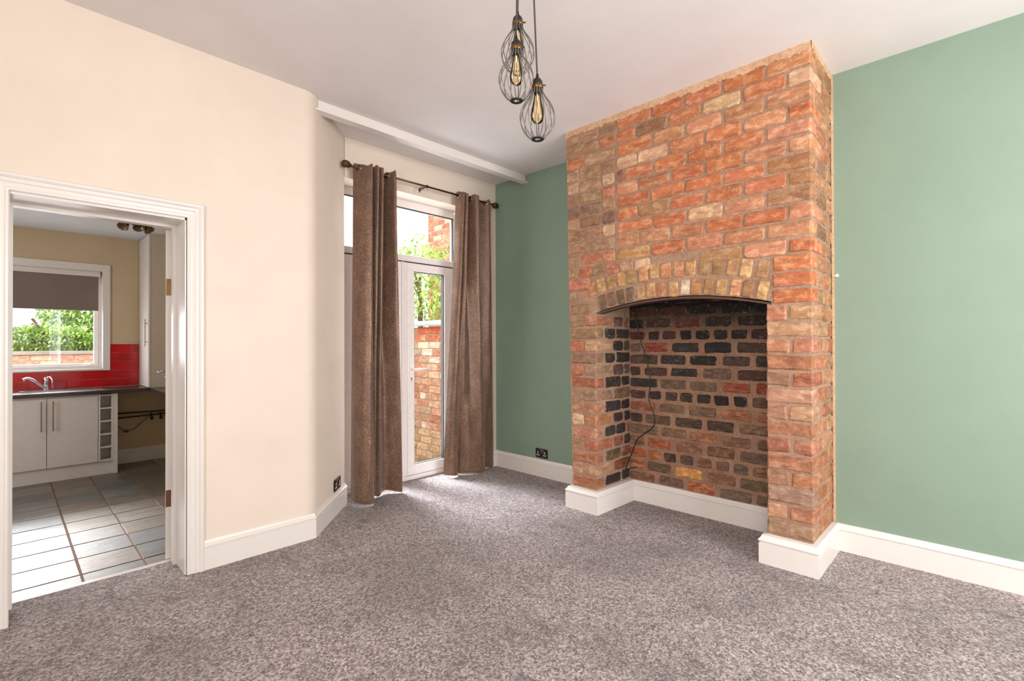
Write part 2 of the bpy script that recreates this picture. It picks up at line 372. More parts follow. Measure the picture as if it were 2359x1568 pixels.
# ================================================================== STRUCTURE
H = 2.905; YC = 3.157; XR = 3.535
def S(o, label, cat): return tag(o, label, cat, kind='structure')
S(obj('floor', B((-1.45, 3.56, -1.85, 3.416, -.16, 0), (1.345, 3.56, 3.416, 3.86, -.16, 0)), 'carpet'), 'grey mottled twist carpet covering the living room floor', 'carpet')
S(obj('ceiling', B(-1.7, 3.9, -2.1, 3.95, H, H+.1), 'ceiling'), 'plain white painted ceiling above the living room', 'ceiling')
S(obj('wall_back', B((-1.45, 0, YC, 3.42, 0, H), (.69, 1.345, YC, 3.42, 0, H), (0, .69, YC, 3.42, 1.955, H)), 'cream'), 'cream painted wall around the kitchen doorway', 'wall')
pts = [(1.345, YC)]
for k in range(1, 11):
    a = k/10; pts.append(((1-a)**2*1.345+2*a*(1-a)*1.400+a*a*1.448, (1-a)**2*YC+2*a*(1-a)*YC+a*a*3.208))
pts += [(1.866, 3.651), (1.866, 3.904), (1.345, 3.904)]
bm = prism(bmesh.new(), pts, -.25, H)
o = S(obj('wall_corner', bm, 'cream', smooth=True), 'splayed cream wall with a rounded corner beside the curtains', 'wall')
o.data.set_sharp_from_angle(angle=math.radians(40))
S(obj('wall_garden', B((1.80, 1.869, 3.72, 3.905, 0, H), (3.19, 3.62, 3.65, 3.905, 0, H), (1.869, 3.19, 3.65, 3.905, 2.585, H)), 'cream'), 'cream wall surrounding the glazed garden doors', 'wall')
S(obj('wall_right', B((XR, 3.80, -1.85, .70, 0, H), (XR, 3.80, 2.28, 3.651, 0, H)), 'green'), 'sage green wall in the alcoves either side of the brick chimney', 'wall')
S(obj('wall_left', B((-1.70, -1.45, -2.1, -1.35, 0, H), (-1.70, -1.45, .65, 3.42, 0, H), (-1.70, -1.45, -1.35, .65, 0, .6), (-1.70, -1.45, -1.35, .65, 2.5, H)), 'cream'), 'cream wall behind and left of the viewer', 'wall')
S(obj('wall_front', B((-1.45, .7, -2.1, -1.85, 0, H), (3.1, 3.8, -2.1, -1.85, 0, H), (.7, 3.1, -2.1, -1.85, 0, .65), (.7, 3.1, -2.1, -1.85, 2.55, H)), 'cream'), 'cream wall behind the viewer with the added front window', 'wall')
def simple_window(name, label, x0, x1, y0, y1, z0, z1, axis):
    e = thing(name, label, 'window', kind='structure'); f = .06
    if axis == 'x':
        obj('window_frame', B((x0, x0+f, y0, y1, z0, z1), (x1-f, x1, y0, y1, z0, z1), (x0+f, x1-f, y0, y1, z0, z0+f), (x0+f, x1-f, y0, y1, z1-f, z1), ((x0+x1)/2-.03, (x0+x1)/2+.03, y0, y1, z0+f, z1-f)), 'upvc', e)
    else:
        obj('window_frame', B((x0, x1, y0, y0+f, z0, z1), (x0, x1, y1-f, y1, z0, z1), (x0, x1, y0+f, y1-f, z0, z0+f), (x0, x1, y0+f, y1-f, z1-f, z1), (x0, x1, (y0+y1)/2-.03, (y0+y1)/2+.03, z0+f, z1-f)), 'upvc', e)
simple_window('added_window_front', 'white framed assumed front window behind the viewer, added for the fill light', 0.7, 3.1, -2.05, -1.99, .65, 2.55, 'x')  # unseen window, put in to hold the front fill light
simple_window('added_window_left', 'white framed made-up window left of the viewer, added for the fill light', -1.65, -1.59, -1.35, .65, .6, 2.5, 'y')  # unseen window, made up to hold the left fill light

# skirting boards
SK = [(0, 0), (.021, 0), (.021, .108), (.019, .1095), (.0205, .111), (.0205, .116), (.016, .1175), (.016, .1225), (.0215, .125), (.0235, .130), (.0225, .136), (.018, .141), (.0125, .147), (.009, .155), (.0075, .160), (0, .160)]
up = lambda x, y, h: (x, y, h)
segs = sweep([(.772, YC), (1.398, YC), (1.868, 3.655)], SK, up)
names = [('baseboard_back', 'white skirting board along the cream wall beside the door'), ('baseboard_corner', 'white skirting board under the black socket on the splayed wall')]
for bm, (n, l) in zip(segs, names): S(obj(n, bm, 'gloss'), l, 'skirting board')
path = [(3.19, 3.65), (XR, 3.65), (XR, 2.318), (3.028, 2.318), (3.028, 2.064), (3.528, 2.052), (3.528, .912), (3.028, .922), (3.028, .664), (XR, .662), (XR, -1.85)]
segs = sweep(path, [(-.026, 0)] + SK[1:-1] + [(-.026, .163)], up)
names = [('baseboard_garden', 'short white skirting behind the right curtain'), ('baseboard_alcove', 'white skirting in the far green alcove below the black socket'),
 ('baseboard_chimney_left', 'white skirting on the hidden left flank of the chimney'), ('baseboard_pier_left', 'white skirting wrapping the front of the left brick pier'),
 ('baseboard_recess_left', 'white skirting on the left inner side of the fireplace'), ('baseboard_recess', 'long white skirting across the back of the brick fireplace'),
 ('baseboard_recess_right', 'white skirting on the right inner side of the fireplace'), ('baseboard_pier_right', 'white skirting across the front of the right brick pier'),
 ('baseboard_chimney_right', 'short white skirting on the right flank of the chimney'), ('baseboard_right', 'long white skirting under the green wall at far right')]
for bm, (n, l) in zip(segs, names): S(obj(n, bm, 'gloss'), l, 'skirting board')
S(obj('baseboard_left', sweep([(-1.45, -1.85), (-1.45, YC)], SK, up, -1)[0], 'gloss'), 'white skirting along the wall left of the viewer', 'skirting board')
S(obj('baseboard_doorway', sweep([(-1.45, YC), (-.086, YC)], SK, up)[0], 'gloss'), 'white skirting left of the kitchen doorway', 'skirting board')

# architrave and kitchen door
AR = [(0, 0), (0, .012), (.004, .016), (.012, .017), (.016, .014), (.022, .0135), (.034, .016), (.040, .0205), (.046, .0205), (.048, .017), (.054, .018), (.060, .023), (.066, .0265), (.074, .027), (.079, .024), (.081, .020), (.083, 0)]
e = thing('trim_1', 'white moulded architrave around the kitchen doorway', 'architrave', kind='structure')
for bm in sweep([(.011, 0), (.011, 1.955), (.692, 1.955), (.692, 0)], AR, lambda x, z, h: (x, YC-h, z), side=1): obj('moulding', bm, 'gloss', e, smooth=False)
d1 = thing('door_1', 'open white door to the kitchen seen edge on with old brass hinges', 'door', (.345, 3.3, 0), kind='structure')
def P_(o, par):  # keep world place when the parent is moved
    o.parent = par; o.matrix_parent_inverse = par.matrix_world.inverted(); return o
bpy.context.view_layer.update()
P_(obj('door_lining', B((-.002, .012, YC, 3.43, 0, 1.955), (.684, .694, YC, 3.43, 0, 1.955), (-.002, .694, YC, 3.43, 1.943, 1.957)), 'gloss'), d1)
P_(obj('door_stop', B((.012, .024, 3.345, 3.40, 0, 1.943), (.668, .684, 3.345, 3.395, 0, 1.943), (.024, .668, 3.345, 3.40, 1.929, 1.943)), 'gloss'), d1)
hx, hy = .688, 3.452; th = math.radians(11.6)
lf = bpy.data.objects.new('door_leaf', None)
leafM = Matrix.Translation((hx, hy, 0)) @ Matrix.Rotation(-th, 4, 'Z')
# leaf local: x from -.036 (visible far face) to 0, y from 0 to .66
bm = B((-.036, 0, 0, .66, .004, 1.934), bev=.002); bm.transform(leafM); leaf = P_(obj('door_leaf', bm, 'gloss'), d1)
for z in (1.548, .307):
    bm = B((-.034, -.004, -.0025, .001, z, z+.098), bev=.0008); tube(bm, [(.004, -.006, z-.002), (.004, -.006, z+.1)], .0065, 10); bm.transform(leafM)
    hg = P_(obj('hinge', bm, 'brass' if z > 1 else 'old_steel'), d1)
    for dz in (.018, .049, .08):
        bm = T([(-.022 + (.008 if dz == .049 else 0), -.0022, z+dz), (-.022 + (.008 if dz == .049 else 0), -.0045, z+dz)], .0038, 8); bm.transform(leafM)
        s = obj('screw', bm, 'old_steel'); s.parent = hg; s.matrix_parent_inverse = Matrix.Identity(4)
bm = lathe(bmesh.new(), [(.024, -.036), (.024, -.042), (.010, -.046), (.010, -.078), (.012, -.083)], (0, .60, 1.078), 14, 'x'); tube(bm, [(-.078, .60, 1.078), (-.082, .52, 1.078), (-.078, .475, 1.076)], [.009, .008, .007], 8)
bm.transform(leafM); P_(obj('door_handle', bm, 'steel', smooth=True), d1)
bm = lathe(bmesh.new(), [(.010, -.036), (.012, -.046), (.006, -.05)], (0, .60, 1.035), 10, 'x'); bm.transform(leafM); P_(obj('lock_turn', bm, 'steel', smooth=True), d1)
S(obj('trim_3', B(.0, .69, 3.415, 3.445, -.03, .004, bev=.0015), 'gloss'), 'pale threshold strip between the grey carpet and the slate floor', 'threshold')

# painted batten on the ceiling
S(obj('trim_2', B((1.44, 3.534, 3.225, 3.262, 2.832, H), (1.43, 3.534, 3.188, 3.264, 2.822, 2.833), bev=.002), 'gloss'), 'white boxed batten running across the ceiling in front of the curtains', 'batten')

# ================================================================== CHIMNEY
XF = 3.05; P0 = .1655; DP = .09345
def yl(z): return 2.300 + (z-.155)*.0193
YA, YB, YI, YO = 2.079, .909, 2.079, .909       # opening edges
ch = thing('chimney_breast', 'tall exposed red brick chimney breast with an arched fireplace opening', 'chimney breast', (3.3, 1.5, 0))
bpy.context.view_layer.update()
def CH(o): return P_(o, ch)
# arch geometry
cz, cy, rad = None, 1.47, None
sp, apx = 1.497, 1.568; half = .585; rise = apx-sp; rad = (half*half+rise*rise)/(2*rise); cz = apx-rad
def arc_z(y, dr=0.):
    d = (rad+dr)**2-(y-cy)**2; return cz+math.sqrt(d) if d > 0 else -1
arcp = [(cy+half*(1-2*k/16), 0) for k in range(17)]; arcp = [(y, arc_z(y)) for y, _ in arcp]
# mortar core
MX = XF+.0065
poly = [(yl(2.9)-.006, H-.002), (yl(1.5)-.006, 1.489), (cy+half+.002, 1.489)] + [(y, z) for y, z in arcp] + [(cy-half-.002, 1.489), (.681, 1.489), (.681, H-.002)]
CH(obj('mortar_core', prism(prism(bmesh.new(), poly, MX, 3.17, 'x'), [(yl(2.9)-.006, H-.002), (yl(1.8)-.006, 1.75), (.681, 1.75), (.681, H-.002)], 3.17, 3.534, 'x'), 'mortar'))
bm = prism(bmesh.new(), [(MX, yl(.1)-.006), (MX, YA+.004), (3.534, YA+.004), (3.534, yl(.1)-.006)], .0, 1.489)
for v in bm.verts:
    if v.co.z > 1 and v.co.y > 2.2: v.co.y = yl(1.49)-.006
CH(obj('mortar_pier', bm, 'mortar'))
CH(obj('mortar_pier', B(MX, 3.534, .681, YB-.004, 0, 1.489), 'mortar'))
CH(obj('mortar_back', prism(bmesh.new(), [(yl(1.6)-.006, 1.75), (yl(1.49)-.006, 1.489), (YA+.004, 1.489), (YA+.004, 1.75)], 3.17, 3.534, 'x'), 'mortar'))
CH(obj('mortar_back', prism(bmesh.new(), [(YB-.004, 1.75), (YB-.004, 1.489), (.681, 1.489), (.681, 1.75)], 3.17, 3.534, 'x'), 'mortar'))
bm = B(3.165, 3.53, .90, 2.09, 1.66, 1.76); CH(obj('flue_throat', bm, 'black_soot_shade'))  # black block closing the flue, soot and shade in one colour
# iron arch bar
bm = bmesh.new(); top = []; 
Wp = [(cy+(half+.005)*(1-2*k/18)) for k in range(19)]
for y in Wp:
    z = arc_z(min(max(y, cy-half), cy+half))
    top.append([bm.verts.new(p) for p in ((XF+.006, y, z-.008), (XF+.006, y, z-.020), (XF+.075, y, z-.020), (XF+.075, y, z-.008))])
for a, b in zip(top, top[1:]):
    for k in range(4): bm.faces.new((a[k], a[(k+1) % 4], b[(k+1) % 4], b[k]))
bm.faces.new(top[0]); bm.faces.new(top[-1][::-1]); o = CH(obj('arch_bar', bm, 'soot')); o['label'] = 'rusty curved iron bar under the arch'
# arch voussoirs
def vouss(n, r0, r1, spread0, spread1, seedcol):
    for k in range(n):
        a = spread0 + (spread1-spread0)*(k+.5)/n + R.uniform(-.002, .002); hgt = (r1-r0)*R.uniform(.93, 1.02); r = r0+hgt/2 + R.uniform(-.003, .003)
        wd = abs(spread1-spread0)/n*(rad+r) - R.uniform(.010, .020)
        y, z = cy+math.sin(a)*(rad+r), cz+math.cos(a)*(rad+r)
        c = pick(ARCH)
        if r0 < .05 and y > 1.75: c = vary((112, 84, 62))
        if r0 < .05 and k == seedcol: c = (214, 186, 158)
        me = pool('block', (.11, .08, .10), 'brick_block')
        CH(put(me, (XF+.055-R.uniform(-.003, .004), y, z), (-a, 0, 0), (1, wd/.08, hgt/.10), c, None))
am = math.asin((half-.0)/rad)
vouss(15, .001, .108, am*.995, -am*.975, 8)
vouss(15, .122, .232, am*1.10, -am*.93, 99)
def arch_cut(z):
    """half-width intervals of the arch stack at height z on the wall face"""
    R2 = rad+.238
    if z-cz < R2: 
        d = math.sqrt(max(R2*R2-(z-cz)**2, 0)); return cy-min(d, .59), cy+min(d, .655)
    return None
VJ = 1.905
for i in range(29):
    z0 = P0+i*DP+.005; z1 = P0+(i+1)*DP-.005; zm = (z0+z1)/2; L_ = yl(zm)
    upper = zm > 1.50
    # ---- near right corner brick (wraps the corner) and right pier / field
    even = i % 2 == 0
    if not upper:
        if even:
            CH(block(None, XF, XF+.11, .675, YB, z0, z1, pick(PIER)))
            s0 = XF+.122
        else:
            m = .675+.113+R.uniform(-.01, .01)
            CH(block(None, XF, XF+.225, .675, m-.006, z0, z1, pick(PIER))); CH(block(None, XF, XF+.225, m+.006, YB, z0, z1, pick(PIER))); s0 = XF+.237
        # left pier
        if even:
            CH(block(None, XF, XF+.11, YA, L_, z0, z1, pick(PIER if zm < 1.2 else STRIP))); q0 = XF+.122
        else:
            m = YA+.113+R.uniform(-.012, .012)
            c = pick(PIER); CH(block(None, XF, XF+.225, YA, m-.006, z0, z1, c)); CH(plate(None, '-x', m+.006, L_, z0, z1, XF, pick(STRIP))); q0 = XF+.237
        # inner left reveal of the fireplace
        a = q0
        for (u0, u1) in fill(q0, 3.528, .15 if R.random() < .5 else .225, 0, .012, .05):
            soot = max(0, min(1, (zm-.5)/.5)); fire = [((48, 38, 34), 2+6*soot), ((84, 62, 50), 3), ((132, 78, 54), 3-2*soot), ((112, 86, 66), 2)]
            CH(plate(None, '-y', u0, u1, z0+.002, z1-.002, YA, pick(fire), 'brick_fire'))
    else:
        cut = arch_cut(zm)
        if zm > 1.50 and zm < 1.86 and cut is None: cut = None
        lo = .675
        if cut: hi = cut[0]-.006
        else: hi = VJ-.008
        # corner block
        w_ = .226 if even else .112
        c = pick(UPPER)
        if cut and hi-lo < .26: 
            w_ = hi-lo; 
        CH(block(None, XF, XF+(.11 if even or (cut and hi-lo < .26) else .225), lo, lo+w_, z0, z1, c)); s0 = XF+(.122 if even or (cut and hi-lo < .26) else .237)
        if hi-(lo+w_) > .05:
            for (a0, a1) in fill(lo+w_+.012, hi, .236): CH(plate(None, '-x', a0, a1, z0, z1, XF, pick(UPPER if a0 > 0 else PIER)))
        if cut:
            # left of the arch
            l0 = cut[1]+.008
            if l0 < L_-.05:
                for (a0, a1) in fill(l0, L_, .225 if even else .12): CH(plate(None, '-x', a0, a1, z0, z1, XF, pick(STRIP)))
        else:
            k = R.choice([(.13, .29), (.22, .21), (.27, .15), (.11, .20, .11)]); tot = L_-VJ-.008; sm = sum(k); a = VJ+.008
            for q in k:
                b = a+q/sm*tot; c = pick(STRIP)
                if i in (16, 17) and q == k[-1]: c = (66, 60, 66)
                CH(plate(None, '-x', a+.005, b-.005 if b < L_-.01 else L_, z0, z1, XF, c)); a = b
    # ---- right flank (faces the viewer)
    for (u0, u1) in fill(s0, 3.53, .225 if even else .15): CH(plate(None, '-y', u0, u1, z0, z1, .675, pick(SIDE)))
print('BRICKS', len([o for o in bpy.data.objects if o.parent == ch]))
# far flank and inner right reveal, never turned to the viewer: joined brickwork
bm = bmesh.new()
for i in range(29):
    z0 = P0+i*DP+.005; z1 = z0+DP-.01
    for (u0, u1) in fill(XF+.0, 3.53, .225 if i % 2 else .16): box(bm, u0, u1, yl(z0)-.012, yl(z0), z0, z1)
    if z1 < 1.5:
        for (u0, u1) in fill(XF+.236, 3.53, .225 if i % 2 else .16): box(bm, u0, u1, YB-.02, YB+.001, z0, z1)
o = CH(obj('brickwork', bm, 'brick')); o['kind'] = 'stuff'; o.color = (*lin((160, 100, 70)), 1)
# remains of plaster under the ceiling
def ragged(y0, y1, n, fn, zt, zb):
    bm = bmesh.new(); t_, b_, tf, bf = [], [], [], []
    for k in range(n+1):
        a = y0+(y1-y0)*k/n; zz = zb+R.choice([-.006, -.002, 0, .003, .004])*R.uniform(.3, 1.2)+.004*math.sin(a*23)+.003*math.sin(a*61)
        t_.append(bm.verts.new(fn(a, 0, zt))); b_.append(bm.verts.new(fn(a, 0, zz))); tf.append(bm.verts.new(fn(a, 1, zt))); bf.append(bm.verts.new(fn(a, 1, zz-.002)))
    for k in range(n):
        bm.faces.new((t_[k], t_[k+1], b_[k+1], b_[k])); bm.faces.new((b_[k], b_[k+1], bf[k+1], bf[k])); bm.faces.new((t_[k], t_[k+1], tf[k+1], tf[k]))
    return bm
o = CH(obj('plaster_edge', ragged(.672, yl(2.9), 140, lambda a, d, z: (XF-.006+d*.01, a, z), H, 2.862), 'plaster')); o['label'] = 'ragged pale plaster left along the ceiling'
CH(obj('plaster_edge', ragged(XF-.006, 3.535, 18, lambda a, d, z: (a, .669+d*.01, z), H, 2.868), 'plaster'))
CH(obj('plaster_seam', ragged(.170, 2.9, 90, lambda a, d, z: (3.537 if z > 3.53 else 3.519+(z-3.519)*.35, .664+d*.010, a), 3.537, 3.519), 'plaster'))

# back wall of the fireplace
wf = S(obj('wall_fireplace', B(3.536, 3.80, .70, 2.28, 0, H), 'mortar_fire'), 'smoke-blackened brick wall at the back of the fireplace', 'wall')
XB = 3.53
for i in range(17):
    z0 = P0-.012+i*DP+.006; z1 = z0+DP-.018; zm = (z0+z1)/2
    heads = i in (2, 7, 12)
    for (a0, a1) in fill(.90, 2.088, .128 if heads else .235, (.0 if heads else (.12 if i % 2 else .235)), .020):
        up_ = max(0, min(1, (zm-.55)/.35))
        if zm > 1.42: ws = [((22, 16, 14), 8), ((60, 30, 22), 2)]  # near-black top rows: soot with the shade under the arch painted in
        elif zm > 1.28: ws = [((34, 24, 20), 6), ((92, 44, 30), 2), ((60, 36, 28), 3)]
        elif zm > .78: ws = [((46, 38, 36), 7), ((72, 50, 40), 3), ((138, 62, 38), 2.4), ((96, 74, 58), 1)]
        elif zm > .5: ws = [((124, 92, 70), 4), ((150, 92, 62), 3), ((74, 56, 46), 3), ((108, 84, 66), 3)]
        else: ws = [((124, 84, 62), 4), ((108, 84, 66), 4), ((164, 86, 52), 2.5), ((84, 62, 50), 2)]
        c = pick(ws)
        if i == 1 and 1.5 < (a0+a1)/2 < 1.65: c = (202, 140, 70)
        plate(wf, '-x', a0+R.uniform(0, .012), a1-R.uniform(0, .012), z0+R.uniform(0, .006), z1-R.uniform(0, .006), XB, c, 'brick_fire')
# cable
pts = [(2.0, 1.62), (1.96, 1.489), (1.923, 1.326), (1.858, 1.127), (1.829, .963), (1.841, .83), (1.795, .703), (1.813, .619), (1.934, .521), (1.992, .395), (2.045, .270)]
pp = smoothpath([(3.40, a, b) for a, b in pts], 5)
tag(obj('black_cable', T([tuple(p) for p in pp] + [(3.40, 2.048, .262), (3.402, 2.03, .268), (3.405, 1.99, .285), (3.405, 1.951, .296)], .0045, 8), 'black', smooth=True), 'thin black cable dangling in the left of the brick fireplace', 'cable')
# little clip on green wall
bm = lathe(bmesh.new(), [(.010, 0), (.010, -.010), (.005, -.014)], (XR, .650, 1.668), 10, 'x'); box(bm, XR-.009, XR, .650, .668, 1.663, 1.673)
tag(obj('cable_clip', bm, 'upvc'), 'tiny white cable clip on the green wall edge beside the bricks', 'clip')

# ================================================================== GARDEN DOORS
d2 = thing('door_2', 'white plastic glazed garden double doors with a fanlight above', 'door', (2.53, 3.84, 0), kind='structure')
bpy.context.view_layer.update()
def D2(o): return P_(o, d2)
FX0, FX1, FY0, FY1 = 1.868, 3.178, 3.842, 3.902
D2(obj('outer_frame', B((FX0, FX0+.072, FY0, FY1, .0, 2.56), (FX1-.045, 3.192, FY0, FY1, 0, 2.56), (FX0+.055, FX1-.045, FY0, FY1, 2.515, 2.588), (FX0+.055, FX1-.045, FY0, FY1, 2.022, 2.082), bev=.004), 'upvc'))
D2(obj('door_sill', B(FX0+.055, FX1-.045, FY0-.012, FY1, 0, .038, bev=.004), 'upvc'))
D2(obj('transom_bead', B((FX0+.055, FX1-.045, FY0-.004, FY0+.004, 2.012, 2.022),), 'gasket'))
def leafd(x0, x1, glx0, glx1, hside):
    z0, z1, g0, g1 = .042, 2.010, .132, 1.936; y0, y1 = FY0-.012, FY1-.01
    lf = D2(obj('door_leaf', B((x0, glx0, y0, y1, z0, z1), (glx1, x1, y0, y1, z0, z1), (glx0, glx1, y0, y1, z0, g0), (glx0, glx1, y0, y1, g1, z1), bev=.005), 'upvc'))
    bpy.context.view_layer.update()
    gk = B((glx0, glx0+.007, y0+.012, y1-.01, g0, g1), (glx1-.007, glx1, y0+.012, y1-.01, g0, g1), (glx0, glx1, y0+.012, y1-.01, g0, g0+.005), (glx0, glx1, y0+.012, y1-.01, g1-.007, g1))
    P_(obj('gasket', gk, 'gasket'), lf); P_(obj('glass_pane', B(glx0+.004, glx1-.004, y0+.028, y0+.034, g0+.002, g1-.002), 'glass'), lf)
    s = 1 if hside > 0 else -1; hx = (x0+glx0)/2 if s > 0 else (x1+glx1)/2
    bm = B((hx-.014, hx+.014, y0-.008, y0+.001, .905, 1.075), bev=.004)
    P_(obj('handle_plate', bm, 'upvc'), lf)
    bm = T([(hx, y0-.004, 1.024), (hx, y0-.045, 1.024), (hx+s*.01, y0-.052, 1.024), (hx+s*.14, y0-.052, 1.020)], [.011, .011, .0105, .009], 10)
    P_(obj('lever_handle', bm, 'upvc', smooth=True), lf)
    bm = T([(hx, y0-.0095, .940), (hx, y0-.007, .940)], .006, 12); box(bm, hx-.003, hx+.003, y0-.0095, y0-.007, .918, .94); P_(obj('keyhole', bm, 'black'), lf)
leafd(2.578, 3.130, 2.652, 3.008, 1)
leafd(1.943, 2.500, 2.045, 2.420, -1)
D2(obj('meeting_stile', B((2.500, 2.578, FY0-.004, FY1, .04, 2.012), (2.512, 2.536, FY0-.022, FY0, .04, 2.012), bev=.004), 'upvc'))
D2(obj('fanlight_bead', B((FX0+.055, FX1-.045, FY0+.006, FY0+.02, 2.505, 2.515), (FX1-.053, FX1-.045, FY0+.006, FY0+.03, 2.082, 2.51)), 'gasket'))
D2(obj('fanlight_pane', B(FX0+.055, FX1-.045, FY0+.028, FY0+.034, 2.085, 2.515), 'glass'))

# ================================================================== CURTAINS AND POLE
RY, RZ = 3.535, 2.645
pole = thing('curtain_pole', 'antique bronze curtain pole with ribbed oval finials above the garden doors', 'curtain pole', (2.6, RY, RZ))
bpy.context.view_layer.update()
P_(obj('pole', T([(1.87, RY, RZ-.004), (3.375, RY, RZ+.004)], .0085, 12), 'bronze', smooth=True), pole)
for x, s in ((1.865, -1), (3.378, 1)):
    bm = bmesh.new(); prof = [(.009, 0), (.013, .004), (.013, .008), (.009, .012)]
    for k in range(9):
        a = PI*(k/8); prof.append((.009+.022*math.sin(a)**.8 if k < 8 else .002, .012+.033*(1-math.cos(a))))
    rings = []
    seg = 24
    for r, h in prof:
        rings.append([bm.verts.new((x+s*h, RY+math.cos(2*PI*k/seg)*r*(1-.07*(k % 3 == 0)), RZ+math.sin(2*PI*k/seg)*r*(1-.07*(k % 3 == 0)))) for k in range(seg)])
    for a, b in zip(rings, rings[1:]):
        for k in range(seg): bm.faces.new((a[k], a[(k+1) % seg], b[(k+1) % seg], b[k]))
    bm.faces.new(rings[0]); bm.faces.new(rings[-1][::-1]); P_(obj('finial', bm, 'bronze'), pole)
bm = T([(2.585, 3.65, 2.640), (2.585, RY+.01, 2.645)], .0045, 8); lathe(bm, [(.012, 0), (.012, -.005)], (2.585, 3.651, 2.640), 14, 'y')
tube(bm, [(2.585-.008, RY, RZ), (2.585+.008, RY, RZ)], .014, 12); P_(obj('centre_bracket', bm, 'bronze'), pole)
bm = T([(2.578, RY+.015, 2.640), (2.54, RY+.03, 2.632), (2.525, RY+.03, 2.622), (2.525, RY+.03, 2.585)], .004, 8); P_(obj('bracket_hook', bm, 'black'), pole)

def curtain(name, label, top, bot, eyelets, zt=2.672, fx=lambda x: x, fb=lambda x: x):
    top = [(fx(x), y) for x, y in top]; bot = [(fb(x), y) for x, y in bot]
    e = thing(name, label, 'curtain', (sum(p[0] for p in top)/len(top), RY, 0), group='pair of brown eyelet curtains on the pole'); bpy.context.view_layer.update()
    tp = smoothpath([(x, y, 0) for x, y in top], 8); bp = smoothpath([(x, y, 0) for x, y in bot], 8); n = len(tp)
    rows = 56; bm = bmesh.new(); grid = []
    r = random.Random(len(name))
    for j in range(rows+1):
        f = j/rows; s = f*f*(3-2*f)*.35+f*.65; row = []
        for i in range(n):
            u = i/(n-1); p = tp[i].lerp(bp[i], s)
            wob = .004*math.sin(5*f+u*9)*(math.sin(PI*f)) + .0016*math.sin(19*f+u*30+1.3)*min(1, f*3) + .0012*math.sin(47*f+u*13)*f
            q = Vector((p.x+wob*.6, p.y+wob, 0)); hem = .012+.010*math.sin(u*17+1)+.008*max(0, math.sin(u*9))
            z = zt+.012*math.sin(u*31)*(1 if f == 0 else 0) + (hem-zt)*f
            if j == 0: z = zt+.010*math.sin(u*34+.5)+.004*math.sin(u*80)
            if j == 3: q.y -= .004
            row.append(bm.verts.new((q.x, q.y, z)))
        grid.append(row)
    for a, b in zip(grid, grid[1:]):
        for i in range(n-1): bm.faces.new((a[i], a[i+1], b[i+1], b[i]))
    o = obj('fabric', bm, 'curtain', smooth=True); m = o.modifiers.new('thick', 'SOLIDIFY'); m.thickness = .004
    m2 = o.modifiers.new('sub', 'SUBSURF'); m2.levels = 1; m2.render_levels = 1
    P_(o, e)
    eyelets = []
    for a_, b_ in zip(tp, tp[1:]):
        if (a_.y-RY)*(b_.y-RY) < 0:
            f_ = (RY-a_.y)/(b_.y-a_.y); p_ = a_.lerp(b_, f_); d_ = (b_-a_).normalized(); nx, ny = (d_.y, -d_.x)
            if nx*.7+ny*.7 > 0: nx, ny = -nx, -ny
            if not eyelets or abs(p_.x-eyelets[-1][0]) > .03: eyelets.append((p_.x+nx*.004, p_.y+ny*.004, math.atan2(ny, nx)))
    for (x, y, ax) in eyelets:
        bm = bmesh.new(); a = ax; nrm = Vector((math.cos(a), math.sin(a), 0)); tdir = Vector((-math.sin(a), math.cos(a), 0)); c = Vector((x, y, RZ)); seg = 20; Rg = .021; rings = []
        for k in range(seg):
            ph = 2*PI*k/seg; rad_ = tdir*math.cos(ph)+Vector((0, 0, 1))*math.sin(ph)
            rings.append([bm.verts.new(c+rad_*(Rg+.0065*math.cos(q*PI/3))+nrm*.0055*math.sin(q*PI/3)) for q in range(6)])
        for k in range(seg):
            A_, B_ = rings[k], rings[(k+1) % seg]
            for q in range(6): bm.faces.new((A_[q], A_[(q+1) % 6], B_[(q+1) % 6], B_[q]))
        P_(obj('eyelet', bm, 'eyelet', smooth=True), e)
    return e
curtain('curtain', 'brown satin eyelet curtain beside the splayed cream wall',
        [(1.868, 3.575), (1.905, 3.53), (1.955, 3.475), (2.000, 3.465), (2.018, 3.56), (2.035, 3.60), (2.050, 3.48), (2.075, 3.47), (2.088, 3.58), (2.105, 3.475), (2.128, 3.475), (2.140, 3.58), (2.175, 3.60), (2.215, 3.54), (2.250, 3.47), (2.272, 3.47)],
        [(1.905, 3.62), (1.895, 3.54), (1.925, 3.47), (1.985, 3.445), (2.03, 3.49), (2.055, 3.60), (2.075, 3.62), (2.10, 3.60), (2.12, 3.61), (2.14, 3.60), (2.16, 3.61), (2.19, 3.63), (2.23, 3.635), (2.27, 3.60), (2.31, 3.57), (2.335, 3.55)],
        [(1.938, 3.532, .65), (2.19, 3.53, .9), (2.035, 3.54, .2), (2.09, 3.54, .2)], fx=lambda x: 1.902+(x-1.868)*.80)
curtain('curtain', 'brown satin eyelet curtain beside the green alcove wall',
        [(2.895, 3.57), (2.905, 3.49), (2.925, 3.475), (2.938, 3.56), (2.950, 3.48), (2.975, 3.475), (2.99, 3.57), (3.03, 3.60), (3.060, 3.54), (3.090, 3.475), (3.125, 3.475), (3.145, 3.57), (3.19, 3.61), (3.25, 3.58), (3.30, 3.525), (3.335, 3.51)],
        [(2.85, 3.68), (2.87, 3.62), (2.91, 3.60), (2.96, 3.61), (2.99, 3.66), (3.02, 3.62), (3.06, 3.57), (3.11, 3.55), (3.17, 3.535), (3.22, 3.53), (3.26, 3.55), (3.285, 3.60), (3.31, 3.61), (3.34, 3.60), (3.39, 3.60), (3.43, 3.61)],
        [(3.30, 3.535, .9), (3.09, 3.54, .7), (2.98, 3.54, .2)], fx=lambda x: 2.938+(x-2.895)*.89, fb=lambda x: x+.022)

